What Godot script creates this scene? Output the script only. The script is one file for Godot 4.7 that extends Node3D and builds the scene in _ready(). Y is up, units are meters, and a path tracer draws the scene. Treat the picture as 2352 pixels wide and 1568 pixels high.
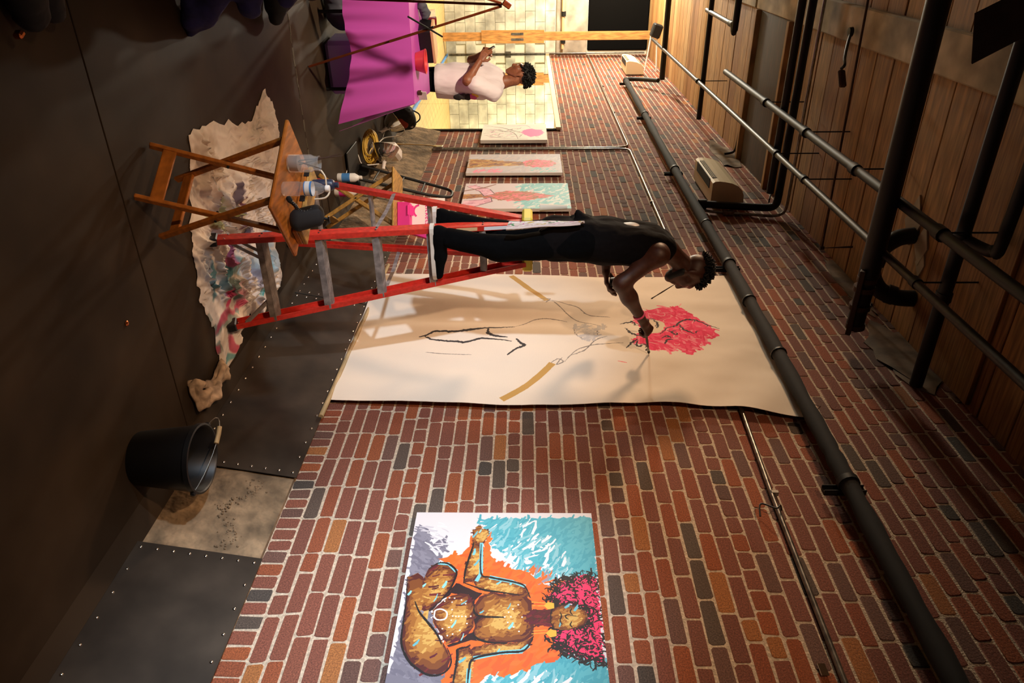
extends Node3D
# A tall brick-walled workshop, photographed with the camera turned on its side.

const WX := 2.326      # brick face of the long wall
const CEIL := 4.05     # underside of the ceiling boards
const BZ := -15.8      # face of the back wall
var M := {}
var T := {}
var rng := RandomNumberGenerator.new()
var counts := {}

class Shape:
	var v := PackedVector3Array()
	var n := PackedVector3Array()
	var c := PackedColorArray()
	var uv := PackedVector2Array()
	var i := PackedInt32Array()
	var col := Color.WHITE
	func vert(p: Vector3, nn: Vector3, t := Vector2.ZERO) -> int:
		v.append(p)
		n.append(nn)
		c.append(col)
		uv.append(t)
		return v.size() - 1
	func face(pts: Array) -> void:          # flat polygon, counter-clockwise from outside
		var nn := Vector3.ZERO
		for k in range(1, pts.size() - 1):
			nn += (pts[k] - pts[0]).cross(pts[k + 1] - pts[0])
		nn = nn.normalized()
		var f := v.size()
		for p in pts:
			vert(p, nn)
		for k in range(1, pts.size() - 1):
			i.append_array(PackedInt32Array([f, f + k + 1, f + k]))
	func tri3(a: int, b: int, d: int) -> void:
		i.append_array(PackedInt32Array([a, d, b]))
	func quad_uv(a: Vector3, b: Vector3, d: Vector3, e: Vector3) -> void:   # uv (0,1) (1,1) (1,0) (0,0)
		var nn := (b - a).cross(d - a).normalized()
		var f := vert(a, nn, Vector2(0, 1))
		vert(b, nn, Vector2(1, 1))
		vert(d, nn, Vector2(1, 0))
		vert(e, nn, Vector2(0, 0))
		i.append_array(PackedInt32Array([f, f + 2, f + 1, f, f + 3, f + 2]))
	func box(at: Vector3, size: Vector3, bas := Basis(), bev := 0.0) -> Shape:
		var h := size * 0.5
		var b := minf(bev, minf(h.x, minf(h.y, h.z)) * 0.9)
		var P := func(x: float, y: float, z: float) -> Vector3: return at + bas * Vector3(x, y, z)
		for ax in 3:
			for s in [-1.0, 1.0]:
				var q := []
				for k in [[-1, -1], [1, -1], [1, 1], [-1, 1]]:
					var w := Vector3.ZERO
					w[ax] = h[ax] * s
					w[(ax + 1) % 3] = (h[(ax + 1) % 3] - b) * k[0]
					w[(ax + 2) % 3] = (h[(ax + 2) % 3] - b) * k[1]
					q.append(P.call(w.x, w.y, w.z))
				if s < 0:
					q.reverse()
				face(q)
		if b <= 0.0:
			return self
		for ax in 3:
			var a1 := (ax + 1) % 3
			var a2 := (ax + 2) % 3
			for s1 in [-1.0, 1.0]:
				for s2 in [-1.0, 1.0]:
					var q := []
					for k in [[0, -1], [1, -1], [1, 1], [0, 1]]:
						var w := Vector3.ZERO
						w[ax] = (h[ax] - b) * k[1]
						w[a1] = s1 * (h[a1] - (0.0 if k[0] == 0 else b))
						w[a2] = s2 * (h[a2] - (b if k[0] == 0 else 0.0))
						q.append(P.call(w.x, w.y, w.z))
					if s1 * s2 > 0:
						q.reverse()
					face(q)
		for sx in [-1.0, 1.0]:
			for sy in [-1.0, 1.0]:
				for sz in [-1.0, 1.0]:
					var q := [P.call(sx * h.x, sy * (h.y - b), sz * (h.z - b)), P.call(sx * (h.x - b), sy * h.y, sz * (h.z - b)), P.call(sx * (h.x - b), sy * (h.y - b), sz * h.z)]
					if sx * sy * sz < 0:
						q.reverse()
					face(q)
		return self
	func bar(a: Vector3, b: Vector3, w: float, h: float, up := Vector3.UP, bev := 0.0) -> Shape:   # w across, h along up
		var d := (b - a)
		var y := d.normalized()
		var z := up - y * up.dot(y)
		if z.length() < 1e-4:
			z = Vector3(0, 0, 1) - y * y.z
		z = z.normalized()
		return box((a + b) * 0.5, Vector3(w, d.length(), h), Basis(y.cross(z), y, z), bev)
	func tube(pts: Array, r: Variant, seg := 10, caps := true, flat := 1.0) -> Shape:
		var m := pts.size()
		var side := Vector3.ZERO
		var base := v.size()
		for k in m:
			var p: Vector3 = pts[k]
			var t: Vector3 = (pts[mini(k + 1, m - 1)] - pts[maxi(k - 1, 0)]).normalized()
			if k == 0:
				side = t.cross(Vector3.UP if absf(t.y) < 0.9 else Vector3.RIGHT).normalized()
			else:
				side = (side - t * side.dot(t)).normalized()
			var up := side.cross(t)
			var rr: float = r[k] if r is Array or r is PackedFloat32Array else r
			for s in seg:
				var a := TAU * s / seg
				var nn := side * cos(a) + up * sin(a)
				vert(p + (side * cos(a) + up * sin(a) * flat) * rr, nn)
		for k in m - 1:
			for s in seg:
				var a := base + k * seg + s
				var b := base + k * seg + (s + 1) % seg
				tri3(a, a + seg, b + seg)
				tri3(a, b + seg, b)
		if caps:
			for e in [0, m - 1]:
				var q := []
				for s in seg:
					q.append(v[base + e * seg + s])
				if e != 0:
					q.reverse()
				face(q)
		return self
	func lathe(prof: Array, at: Vector3, seg := 24, bas := Basis(), crease := false) -> Shape:   # prof: Vector2(radius, height), bottom to top seen on the outside
		var m := prof.size()
		for k in m - 1:
			var p: Vector2 = prof[k]
			var q: Vector2 = prof[k + 1]
			var base := v.size()
			for e in 2:
				var w: Vector2 = p if e == 0 else q
				var d := (q - p).normalized()
				if not crease:
					if e == 0 and k > 0:
						var d0: Vector2 = (p - prof[k - 1]).normalized()
						if d0.dot(d) > 0.6:
							d = (d + d0).normalized()
					elif e == 1 and k < m - 2:
						var d1: Vector2 = (prof[k + 2] - q).normalized()
						if d1.dot(d) > 0.6:
							d = (d + d1).normalized()
				for s in seg:
					var a := TAU * s / seg
					vert(at + bas * Vector3(cos(a) * w.x, w.y, sin(a) * w.x), (bas * Vector3(cos(a) * d.y, -d.x, sin(a) * d.y)).normalized(), Vector2(float(s) / seg, 0))
			for s in seg:
				var a := base + s
				var b := base + (s + 1) % seg
				tri3(a, a + seg, b + seg)
				tri3(a, b + seg, b)
		return self
	func sheet(g: Array, thick := 0.0, closed := false) -> Shape:      # g[row][column] of points; normals smooth
		var rows := g.size()
		var cols: int = g[0].size()
		var nor := []
		for r in rows:
			var line := []
			for k in cols:
				var dx: Vector3 = g[r][(k + 1) % cols if closed else mini(k + 1, cols - 1)] - g[r][(k - 1 + cols) % cols if closed else maxi(k - 1, 0)]
				var dy: Vector3 = g[mini(r + 1, rows - 1)][k] - g[maxi(r - 1, 0)][k]
				line.append(dx.cross(dy).normalized())
			nor.append(line)
		var last := cols if closed else cols - 1
		for pass_ in (2 if thick > 0.0 else 1):
			var base := v.size()
			var sg := 1.0 if pass_ == 0 else -1.0
			for r in rows:
				for k in cols:
					vert(g[r][k] + nor[r][k] * thick * (0.5 * sg if thick > 0.0 else 0.0), nor[r][k] * sg, Vector2(float(k) / (cols - 1), float(r) / (rows - 1)))
			for r in rows - 1:
				for k in last:
					var a := base + r * cols + k
					var b := base + r * cols + (k + 1) % cols
					if pass_ == 0:
						tri3(a, b, b + cols)
						tri3(a, b + cols, a + cols)
					else:
						tri3(a, b + cols, b)
						tri3(a, a + cols, b + cols)
		if thick > 0.0:
			var rim := []
			for k in cols:
				rim.append([0, k])
			for r in range(1, rows):
				rim.append([r, cols - 1])
			for k in range(cols - 2, -1, -1):
				rim.append([rows - 1, k])
			for r in range(rows - 2, 0, -1):
				rim.append([r, 0])
			for k in rim.size():
				var a: Array = rim[k]
				var b: Array = rim[(k + 1) % rim.size()]
				var ha: Vector3 = nor[a[0]][a[1]] * thick * 0.5
				var hb: Vector3 = nor[b[0]][b[1]] * thick * 0.5
				face([g[a[0]][a[1]] + ha, g[a[0]][a[1]] - ha, g[b[0]][b[1]] - hb, g[b[0]][b[1]] + hb])
		return self
	func prism(pts: Array, depth: Vector3) -> Shape:     # flat polygon, counter-clockwise seen against depth, pushed by depth
		var back := []
		for p in pts:
			back.append(p + depth)
		var m := pts.size()
		var rev := pts.duplicate()
		rev.reverse()
		face(rev)
		face(back)
		for k in m:
			var k2 := (k + 1) % m
			face([pts[k], pts[k2], back[k2], back[k]])
		return self
	func mesh() -> ArrayMesh:
		var a := []
		a.resize(Mesh.ARRAY_MAX)
		a[Mesh.ARRAY_VERTEX] = v
		a[Mesh.ARRAY_NORMAL] = n
		a[Mesh.ARRAY_COLOR] = c
		a[Mesh.ARRAY_TEX_UV] = uv
		a[Mesh.ARRAY_INDEX] = i
		var m := ArrayMesh.new()
		m.add_surface_from_arrays(Mesh.PRIMITIVE_TRIANGLES, a)
		return m

func numbered(called: String) -> String:
	var k: int = counts.get(called, 0)
	counts[called] = k + 1
	return called if k == 0 else "%s_%03d" % [called, k]

func thing(called: String, label: String, category: String, at := Vector3.ZERO, group := "") -> Node3D:
	var o := Node3D.new()
	o.name = numbered(called)
	add_child(o)
	o.position = at
	o.set_meta("label", label)
	o.set_meta("category", category)
	if group:
		o.set_meta("group", group)
	return o

func struct(called: String, label: String, at := Vector3.ZERO) -> Node3D:
	var o := Node3D.new()
	o.name = numbered(called)
	add_child(o)
	o.position = at
	o.set_meta("label", label)
	o.set_meta("kind", "structure")
	return o

func origin_of(p: Node) -> Vector3:
	var o := Vector3.ZERO
	while p != self:
		o += p.position
		p = p.get_parent()
	return o

func part(called: String, s: Shape, m: Material, parent: Node, label := "", kind := "") -> MeshInstance3D:   # shape given in room coordinates
	return place(called, s.mesh(), m, parent, Transform3D(), label, kind)

func place(called: String, mesh: Mesh, m: Material, parent: Node, t := Transform3D(), label := "", kind := "") -> MeshInstance3D:
	var o := MeshInstance3D.new()
	o.name = called
	o.mesh = mesh
	o.material_override = m
	parent.add_child(o, true)
	t.origin -= origin_of(parent)
	o.transform = t
	if label:
		o.set_meta("label", label)
	if kind:
		o.set_meta("kind", kind)
	return o

func solo(called: String, s: Shape, m: Material, label: String, category: String, group := "") -> MeshInstance3D:   # a thing that is one mesh
	var o := place(numbered(called), s.mesh(), m, self, Transform3D(), label)
	o.set_meta("category", category)
	if group:
		o.set_meta("group", group)
	return o

func noise(freq: float, lo: float, hi: float, oct := 4, sd := 1, size := 256, kind := FastNoiseLite.TYPE_SIMPLEX_SMOOTH) -> NoiseTexture2D:
	var f := FastNoiseLite.new()
	f.seed = sd
	f.noise_type = kind
	f.frequency = freq
	f.fractal_octaves = oct
	var t := NoiseTexture2D.new()
	t.width = size
	t.height = size
	t.seamless = true
	t.noise = f
	var g := Gradient.new()
	g.set_color(0, Color(lo, lo, lo))
	g.set_color(1, Color(hi, hi, hi))
	t.color_ramp = g
	return t

func mat(called: String, c: Color, rough := 0.7, metal := 0.0, tex: Texture2D = null, scale := Vector3.ONE, bump: Texture2D = null, bump_cm := 0.0) -> StandardMaterial3D:
	var m := StandardMaterial3D.new()
	m.resource_name = called
	m.albedo_color = c
	m.roughness = rough
	m.metallic = metal
	if tex or bump:
		m.uv1_triplanar = true
		m.uv1_world_triplanar = true
		m.uv1_scale = scale
	if tex:
		m.albedo_texture = tex
	if bump:
		m.heightmap_enabled = true
		m.heightmap_texture = bump
		m.heightmap_scale = bump_cm
	M[called] = m
	return m

func rgb(r: int, g: int, b: int) -> Color:
	return Color8(r, g, b)

func smooth_path(p: Array, per := 6, closed := false) -> Array:      # Catmull-Rom through Vector2 or Vector3 points
	var out := []
	var m := p.size()
	for k in (m if closed else m - 1):
		var a = p[(k - 1 + m) % m] if closed else p[maxi(k - 1, 0)]
		var b = p[k]
		var d = p[(k + 1) % m]
		var e = p[(k + 2) % m] if closed else p[mini(k + 2, m - 1)]
		for s in per:
			var t := float(s) / per
			out.append(0.5 * ((2.0 * b) + (d - a) * t + (2.0 * a - 5.0 * b + 4.0 * d - e) * t * t + (3.0 * b - a - 3.0 * d + e) * t * t * t))
	if not closed:
		out.append(p[m - 1])
	return out

func make_camera() -> void:
	var f := 1680.0
	var yaw := atan(959.0 / f)
	var pit := atan(36.0 / f)
	var fw := Vector3(sin(yaw) * cos(pit), -sin(pit), -cos(yaw) * cos(pit))
	var rt := Vector3(cos(yaw), 0, sin(yaw))
	var up := rt.cross(fw)
	var cam := Camera3D.new()
	cam.name = "camera"
	cam.fov = rad_to_deg(2.0 * atan(784.0 / f))
	cam.near = 0.05
	cam.far = 60.0
	add_child(cam)
	cam.transform = Transform3D(Basis(up, -rt, -fw), Vector3(0, 1.65, 0))   # the camera was held on its side
	cam.current = true

func make_environment() -> void:
	var e := Environment.new()
	e.background_mode = Environment.BG_COLOR
	e.background_color = Color.BLACK
	e.tonemap_mode = Environment.TONE_MAPPER_LINEAR
	e.tonemap_exposure = 1.0
	e.ambient_light_source = Environment.AMBIENT_SOURCE_DISABLED
	e.sdfgi_enabled = true
	e.ssao_enabled = true
	e.ssil_enabled = true
	var w := WorldEnvironment.new()
	w.name = "environment"
	w.environment = e
	add_child(w)

func spot_lamp(at: Vector3, to: Vector3, angle: float, energy: float, c: Color, label: String, soft := 0.05, blend := 0.8) -> void:
	var t := thing("track_spotlight", label, "spotlight", at, "ceiling spotlights")
	var d := (to - at).normalized()
	var x := d.cross(Vector3.UP).normalized()
	var b := Basis(x, -d, x.cross(-d))
	var s := Shape.new()
	s.lathe([Vector2(0.0, 0.22), Vector2(0.05, 0.2), Vector2(0.07, 0.14), Vector2(0.072, -0.02), Vector2(0.066, -0.02), Vector2(0.064, 0.12), Vector2(0.0, 0.13)], at, 20, b)
	part("housing", s, M.black_metal, t)
	s = Shape.new()
	s.bar(at - d * 0.15, Vector3(at.x, CEIL, at.z), 0.02, 0.02)
	part("stem", s, M.black_metal, t)
	s = Shape.new()
	s.lathe([Vector2(0.0, 0.0), Vector2(0.062, 0.0), Vector2(0.062, 0.006), Vector2(0.0, 0.006)], at, 20, b)
	var gm := StandardMaterial3D.new()
	gm.resource_name = "lamp_glass_glow"
	gm.albedo_color = Color.WHITE
	gm.emission_enabled = true
	gm.emission = c
	gm.emission_energy_multiplier = 4.0
	part("lamp_glass", s, gm, t)
	var l := SpotLight3D.new()
	l.name = "lamp_light"
	l.light_color = c
	l.light_energy = energy
	l.spot_range = 25.0
	l.spot_attenuation = 2.0
	l.spot_angle = angle
	l.spot_angle_attenuation = blend
	l.light_size = soft
	l.shadow_enabled = true
	t.add_child(l)
	l.position = d * 0.03
	l.basis = Basis.looking_at(d, Vector3.UP)

func make_lights() -> void:
	var warm := Color(1.0, 0.82, 0.65)
	work_light(Vector3(-1.5, 0, -1.9))
	spot_lamp(Vector3(-0.7, 3.6, -6.9), Vector3(2.33, 1.55, -3.8), 33.0, 12.0, warm, "black ceiling spotlight aimed at the hanging canvas", 0.24, 1.0)
	spot_lamp(Vector3(-1.6, 3.6, -0.4), Vector3(1.95, 1.1, -2.75), 29.0, 12.0, warm, "black ceiling spotlight aimed at the painting of the seated figure", 0.08, 1.0)
	spot_lamp(Vector3(-0.8, 3.6, -4.3), Vector3(1.5, 0.3, -7.1), 33.0, 24.0, Color(1.0, 0.9, 0.78), "black ceiling spotlight aimed at the pink table and small paintings", 0.08, 1.0)
	globe_lamp(Vector3(-0.9, 3.0, -12.6), 15.0, Color(1.0, 0.96, 0.87), "warm glass globe lamp hanging over the middle of the pale wooden floor")
	globe_lamp(Vector3(0.1, 3.1, -14.3), 14.0, Color(1.0, 0.96, 0.87), "warm glass globe lamp hanging close to the block wall")

func work_light(at: Vector3) -> void:
	var t := thing("work_light", "twin-headed work light on a black tripod stand", "lamp", at)
	var s := Shape.new()
	s.tube([at + Vector3(0, 0.5, 0), at + Vector3(0, 1.95, 0)], 0.016, 10)
	part("mast", s, M.black_metal, t)
	for k in 3:
		var d := Vector3(cos(TAU * k / 3.0 + 0.6), 0, sin(TAU * k / 3.0 + 0.6))
		s = Shape.new()
		s.tube([at + Vector3(0, 0.75, 0), at + d * 0.55 + Vector3(0, 0.01, 0)], 0.012, 8)
		part("leg", s, M.black_metal, t)
	s = Shape.new()
	s.bar(at + Vector3(-0.12, 1.95, -0.2), at + Vector3(0.12, 1.95, 0.2), 0.03, 0.03)
	part("cross_bar", s, M.black_metal, t)
	var white := Color(0.84, 0.92, 1.0)
	for q in [[Vector3(-0.1, 2.03, -0.18), Vector3(2.33, 0.95, -4.15), 20.0, 12.5], [Vector3(0.1, 2.03, 0.18), Vector3(2.33, 1.05, -1.9), 19.0, 21.0]]:
		var c: Vector3 = at + q[0]
		var d: Vector3 = (q[1] - c).normalized()
		var x := d.cross(Vector3.UP).normalized()
		var b := Basis(x, x.cross(d) * -1.0, -d)
		s = Shape.new()
		s.box(c - d * 0.05, Vector3(0.2, 0.15, 0.09), b, 0.01)
		var hd := part("lamp_head", s, M.black_metal, t)
		s = Shape.new()
		s.box(c - d * 0.002, Vector3(0.17, 0.12, 0.006), b)
		var gm := StandardMaterial3D.new()
		gm.resource_name = "work_lamp_glow"
		gm.albedo_color = Color.WHITE
		gm.emission_enabled = true
		gm.emission = white
		gm.emission_energy_multiplier = 5.0
		part("lamp_glass", s, gm, hd)
		var l := SpotLight3D.new()
		l.name = "lamp_light"
		l.light_color = white
		l.light_energy = q[3]
		l.spot_range = 25.0
		l.spot_attenuation = 2.0
		l.spot_angle = q[2]
		l.spot_angle_attenuation = 1.0
		l.light_size = 0.07
		l.shadow_enabled = true
		t.add_child(l, true)
		l.position = c + d * 0.02 - at
		l.basis = Basis.looking_at(d, Vector3.UP)

func globe_lamp(at: Vector3, energy: float, c: Color, label: String) -> void:
	var t := thing("globe_lamp", label, "lamp", at, "globe lamps")
	var s := Shape.new()
	s.bar(at + Vector3(0, 0.15, 0), Vector3(at.x, CEIL, at.z), 0.015, 0.015)
	part("stem", s, M.black_metal, t)
	s = Shape.new()
	var pr := []
	for k in 13:
		var a := -PI / 2 + PI * k / 12
		pr.append(Vector2(cos(a) * 0.16, sin(a) * 0.16))
	s.lathe(pr, at, 20)
	var gm := StandardMaterial3D.new()
	gm.resource_name = "globe_glow"
	gm.albedo_color = Color.WHITE
	gm.emission_enabled = true
	gm.emission = c
	gm.emission_energy_multiplier = 6.0
	part("lamp_globe", s, gm, t)
	var l := OmniLight3D.new()
	l.name = "lamp_light"
	l.light_color = c
	l.light_energy = energy
	l.omni_range = 30.0
	l.omni_attenuation = 2.0
	l.light_size = 0.14
	l.shadow_enabled = true
	t.add_child(l)

func make_materials() -> void:
	T.fine = noise(0.05, 0.72, 1.0, 5, 3)
	T.coarse = noise(0.012, 0.6, 1.0, 5, 7)
	T.grit = noise(0.16, 0.55, 1.0, 3, 11)
	T.bumpf = noise(0.09, 0.0, 1.0, 4, 13)
	T.grain = noise(0.03, 0.62, 1.0, 4, 17)
	T.floor = noise(0.02, 0.72, 1.0, 6, 29)
	T.blot = noise(0.02, 0.45, 1.0, 5, 23)
	mat("black_metal", Color(0.09, 0.088, 0.085), 0.55, 0.3)
	var b := mat("brick", Color.WHITE, 0.88, 0.0, T.grit, Vector3(3.2, 3.2, 3.2), T.bumpf, 0.12)
	b.vertex_color_use_as_albedo = true
	mat("mortar", rgb(236, 214, 186), 0.95, 0.0, T.fine, Vector3(4, 4, 4), T.bumpf, 0.3)
	mat("plinth", rgb(176, 148, 114), 0.95, 0.0, T.blot, Vector3(1.1, 1.1, 1.1), T.bumpf, 0.8)
	mat("plate", rgb(92, 80, 68), 0.5, 0.55, T.coarse, Vector3(0.8, 0.8, 0.8))
	mat("rivet", rgb(225, 220, 210), 0.22, 1.0)
	mat("concrete_floor", rgb(62, 50, 38), 0.6, 0.0, T.floor, Vector3(0.35, 0.35, 0.35))
	M.concrete_floor.metallic_specular = 0.2
	mat("joint", rgb(40, 34, 28), 0.9)
	mat("chalky", rgb(104, 94, 76), 0.9, 0.0, T.grit, Vector3(3, 3, 3))
	mat("maple", rgb(226, 196, 128), 0.45, 0.0, T.grain, Vector3(0.5, 0.5, 3.0))
	mat("block", rgb(224, 221, 200), 0.85, 0.0, T.coarse, Vector3(0.7, 0.7, 0.7))
	mat("block_joint", rgb(212, 208, 186), 0.9)
	mat("plaster", rgb(214, 196, 172), 0.9, 0.0, T.coarse, Vector3(0.6, 0.6, 0.6))
	mat("plaster_grey", rgb(158, 140, 120), 0.95, 0.0, T.coarse, Vector3(1.5, 1.5, 1.5))
	mat("pine", rgb(214, 150, 78), 0.6, 0.0, T.grain, Vector3(3, 0.5, 3))
	mat("void", rgb(13, 12, 11), 1.0)
	M.void.metallic_specular = 0.1
	for k in 4:
		mat("plank%d" % k, [rgb(196, 146, 84), rgb(186, 134, 72), rgb(204, 158, 98), rgb(178, 124, 68)][k], 0.72, 0.0, T.grain, Vector3(0.35, 1.0, 3.0 + k))
	mat("dark_board", rgb(74, 50, 34), 0.7, 0.0, T.grain, Vector3(0.4, 1, 3))
	mat("girder", rgb(206, 186, 152), 0.9, 0.0, T.coarse, Vector3(0.8, 0.8, 0.8))
	mat("black_pipe", rgb(17, 16, 15), 0.55, 0.2, T.coarse, Vector3(2, 2, 2))
	mat("lagging", rgb(22, 20, 19), 0.85, 0.0, T.coarse, Vector3(3, 3, 3))
	mat("galvanised", rgb(176, 172, 162), 0.35, 0.9, T.coarse, Vector3(5, 5, 5))
	mat("dull_pipe", rgb(62, 58, 54), 0.45, 0.6, T.coarse, Vector3(5, 5, 5))
	mat("rusty", rgb(92, 66, 48), 0.7, 0.4, T.coarse, Vector3(4, 4, 4))
	mat("mirror", rgb(238, 242, 230), 0.015, 1.0)
	mat("cream", rgb(226, 208, 172), 0.45, 0.0)
	mat("dowel", rgb(214, 184, 132), 0.6, 0.0, T.grain, Vector3(3, 3, 0.5))
	mat("dark_slot", rgb(30, 27, 24), 0.8)

func brick_arrays(l: float, h: float, proud: float, r: RandomNumberGenerator) -> Array:
	# three rings of eight points: face, rounded edge, root in the mortar. Faces look along -x.
	var ring := []
	var cr := minf(h, l) * r.randf_range(0.07, 0.17)
	for k in 4:
		var sy := -1.0 if k in [0, 1] else 1.0
		var sz := -1.0 if k in [0, 3] else 1.0
		var cy := sy * h * 0.5
		var cz := sz * l * 0.5
		var a := Vector2(cz - sz * cr, cy)
		var b := Vector2(cz, cy - sy * cr)
		var order := [b, a] if k in [0, 2] else [a, b]
		for p in order:
			ring.append(p + Vector2(r.randf_range(-0.003, 0.003), r.randf_range(-0.0025, 0.0025)))
	var v := PackedVector3Array()
	var nn := PackedVector3Array()
	for lev in 3:
		for p in ring:
			var q: Vector2 = p * (Vector2(1.0 - 0.007 / l, 1.0 - 0.007 / h) if lev == 0 else Vector2.ONE)
			var out := Vector3(0, p.y / h, p.x / l).normalized()
			v.append(Vector3([-proud - r.randf_range(0.0, 0.0015), -proud + 0.0035, 0.010][lev], q.y, q.x))
			nn.append(Vector3(-1, 0, 0) if lev == 0 else (out + Vector3(-0.8, 0, 0)).normalized() if lev == 1 else out)
	var idx := PackedInt32Array()
	for k in range(1, 7):
		idx.append_array(PackedInt32Array([0, k + 1, k]))
	for lev in 2:
		for k in 8:
			var a := lev * 8 + k
			var b := lev * 8 + (k + 1) % 8
			idx.append_array(PackedInt32Array([a, b, a + 8, b, b + 8, a + 8]))
	return [v, nn, idx]

func brick_colour() -> Color:
	var p := rng.randf()
	var c: Color
	if p < 0.56:
		c = rgb(146, 86, 66).lerp(rgb(126, 76, 62), rng.randf())
	elif p < 0.74:
		c = rgb(166, 90, 52).lerp(rgb(148, 80, 54), rng.randf())
	elif p < 0.90:
		c = rgb(122, 86, 74).lerp(rgb(106, 76, 66), rng.randf())
	elif p < 0.955:
		c = rgb(106, 86, 72).lerp(rgb(92, 78, 68), rng.randf())
	elif p < 0.975:
		c = rgb(176, 112, 62)
	else:
		c = rgb(84, 74, 66)
	var lin := c.srgb_to_linear() * 1.45
	return Color(lin.r, lin.g, lin.b)

func make_brick_wall() -> void:
	var w := struct("wall_right", "long red brick wall with pale mortar above a concrete base", Vector3(WX, 0, -7))
	var s := Shape.new()
	s.box(Vector3(WX + 0.15, 2.06, -7.2), Vector3(0.3, 4.12, 17.4))
	part("mortar_backing", s, M.mortar, w, "pale sandy mortar of the brick wall")
	# lay out every brick: [y, z, length, height]
	var laid := []
	var z0 := -0.35
	var z1 := BZ
	var z := z0
	while z > z1:                                   # bricks on edge along the top of the base
		var l := 0.066 + rng.randf_range(-0.004, 0.004)
		laid.append([0.575, z - l * 0.5, l - 0.008, 0.097])
		z -= l
	var k := 0
	var y := 0.628
	while y < CEIL - 0.03:
		var head := k % 7 == 6
		z = z0 + rng.randf_range(0.0, 0.02) + (0.105 if k % 2 else 0.0)
		while z > z1:
			var l := (0.106 if head else 0.212) + rng.randf_range(-0.006, 0.006)
			if not head and rng.randf() < 0.045:
				l = 0.108
			laid.append([y + 0.035 + rng.randf_range(-0.0015, 0.0015), z - l * 0.5, l - rng.randf_range(0.006, 0.011), 0.0605 + rng.randf_range(-0.003, 0.003)])
			z -= l
		y += 0.0705
		k += 1
	# the 300 that show largest in view and are not covered become bricks of their own
	var big := []
	for j in laid.size():
		var q: Array = laid[j]
		var hid: bool = (q[1] > -2.44 and q[1] < -1.4 and q[0] > 1.16 and q[0] < 1.93) or (q[1] > -5.0 and q[1] < -3.36 and q[0] < 3.1)
		var d := Vector3(WX, q[0] - 1.65, q[1])
		var fwd := 0.4957 * d.x - 0.8683 * d.z
		var sx: float = (0.8683 * d.x + 0.4957 * d.z) / fwd
		var sy := absf(d.y) / fwd
		if sx < 0.467 and sy < 0.72 and not hid:
			big.append([q[2] * q[3] * d.x / pow(d.length(), 3), j])
	big.sort_custom(func(a, b): return a[0] > b[0])
	var own := {}
	for j in mini(300, big.size()):
		own[big[j][1]] = true
	# shared meshes for the single bricks, in a few shapes and tones
	var meshes := {}
	var v := PackedVector3Array()
	var nn := PackedVector3Array()
	var cc := PackedColorArray()
	var idx := PackedInt32Array()
	for j in laid.size():
		var q: Array = laid[j]
		if own.has(j):
			var kind := 0 if q[3] > 0.08 else 1 if q[2] < 0.12 else 2
			var key := kind * 100 + rng.randi() % 24
			var bl: float = [0.058, 0.098, 0.203][kind]
			var bh: float = [0.097, 0.0605, 0.0605][kind]
			if not meshes.has(key):
				var ar := brick_arrays(bl, bh, 0.003, rng)
				var cs := PackedColorArray()
				cs.resize(24)
				cs.fill(brick_colour())
				var a := []
				a.resize(Mesh.ARRAY_MAX)
				a[Mesh.ARRAY_VERTEX] = ar[0]
				a[Mesh.ARRAY_NORMAL] = ar[1]
				a[Mesh.ARRAY_COLOR] = cs
				a[Mesh.ARRAY_INDEX] = ar[2]
				var m := ArrayMesh.new()
				m.add_surface_from_arrays(Mesh.PRIMITIVE_TRIANGLES, a)
				meshes[key] = m
			var bas := Basis.from_scale(Vector3(rng.randf_range(0.7, 1.3), q[3] / bh, q[2] / bl * (1.0 if rng.randf() < 0.5 else 1.0)))
			place("brick", meshes[key], M.brick, w, Transform3D(Basis(Vector3.RIGHT, rng.randf_range(-0.008, 0.008)) * bas, Vector3(WX, q[0], q[1])))
		else:
			var ar := brick_arrays(q[2], q[3], rng.randf_range(0.0015, 0.0045), rng)
			var at := Vector3(WX, q[0], q[1])
			var first := v.size()
			var bc := brick_colour()
			for p in ar[0]:
				v.append(p + at)
				cc.append(bc)
			nn.append_array(ar[1])
			for t in ar[2]:
				idx.append(first + t)
	var a2 := []
	a2.resize(Mesh.ARRAY_MAX)
	a2[Mesh.ARRAY_VERTEX] = v
	a2[Mesh.ARRAY_NORMAL] = nn
	a2[Mesh.ARRAY_COLOR] = cc
	a2[Mesh.ARRAY_INDEX] = idx
	var m2 := ArrayMesh.new()
	m2.add_surface_from_arrays(Mesh.PRIMITIVE_TRIANGLES, a2)
	place("bricks", m2, M.brick, w, Transform3D(), "weathered red and brown bricks", "stuff")

func make_wall_patches() -> void:
	# plaster smeared over the top courses where pipes enter
	var k := 0
	for q in [[-3.9, 3.93, 0.42, 0.16, "ragged grey plaster patch on the bricks under the thick ceiling pipe"], [-4.9, 4.0, 0.5, 0.07, "thin plaster smear along the top brick course beside the drain elbow"], [-8.35, 3.9, 0.6, 0.13, "pale plaster patch on the bricks below the brown ceiling beam"]]:
		var r := RandomNumberGenerator.new()
		r.seed = 50 + k
		k += 1
		var ring := []
		for j in 22:
			var a := TAU * j / 22
			ring.append(Vector3(WX - 0.004, minf(q[1] + sin(a) * q[3] * r.randf_range(0.7, 1.15), CEIL - 0.002), q[0] + cos(a) * q[2] * r.randf_range(0.75, 1.15)))
		var s := Shape.new()
		s.prism(ring, Vector3(-0.006, 0, 0))
		solo("wall_plaster", s, M.plaster_grey, q[4], "plaster", "plaster patches")

func plinth_x(y: float) -> float:      # the base leans back a little as it rises
	return 2.205 + 0.10 * y / 0.52

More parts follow.
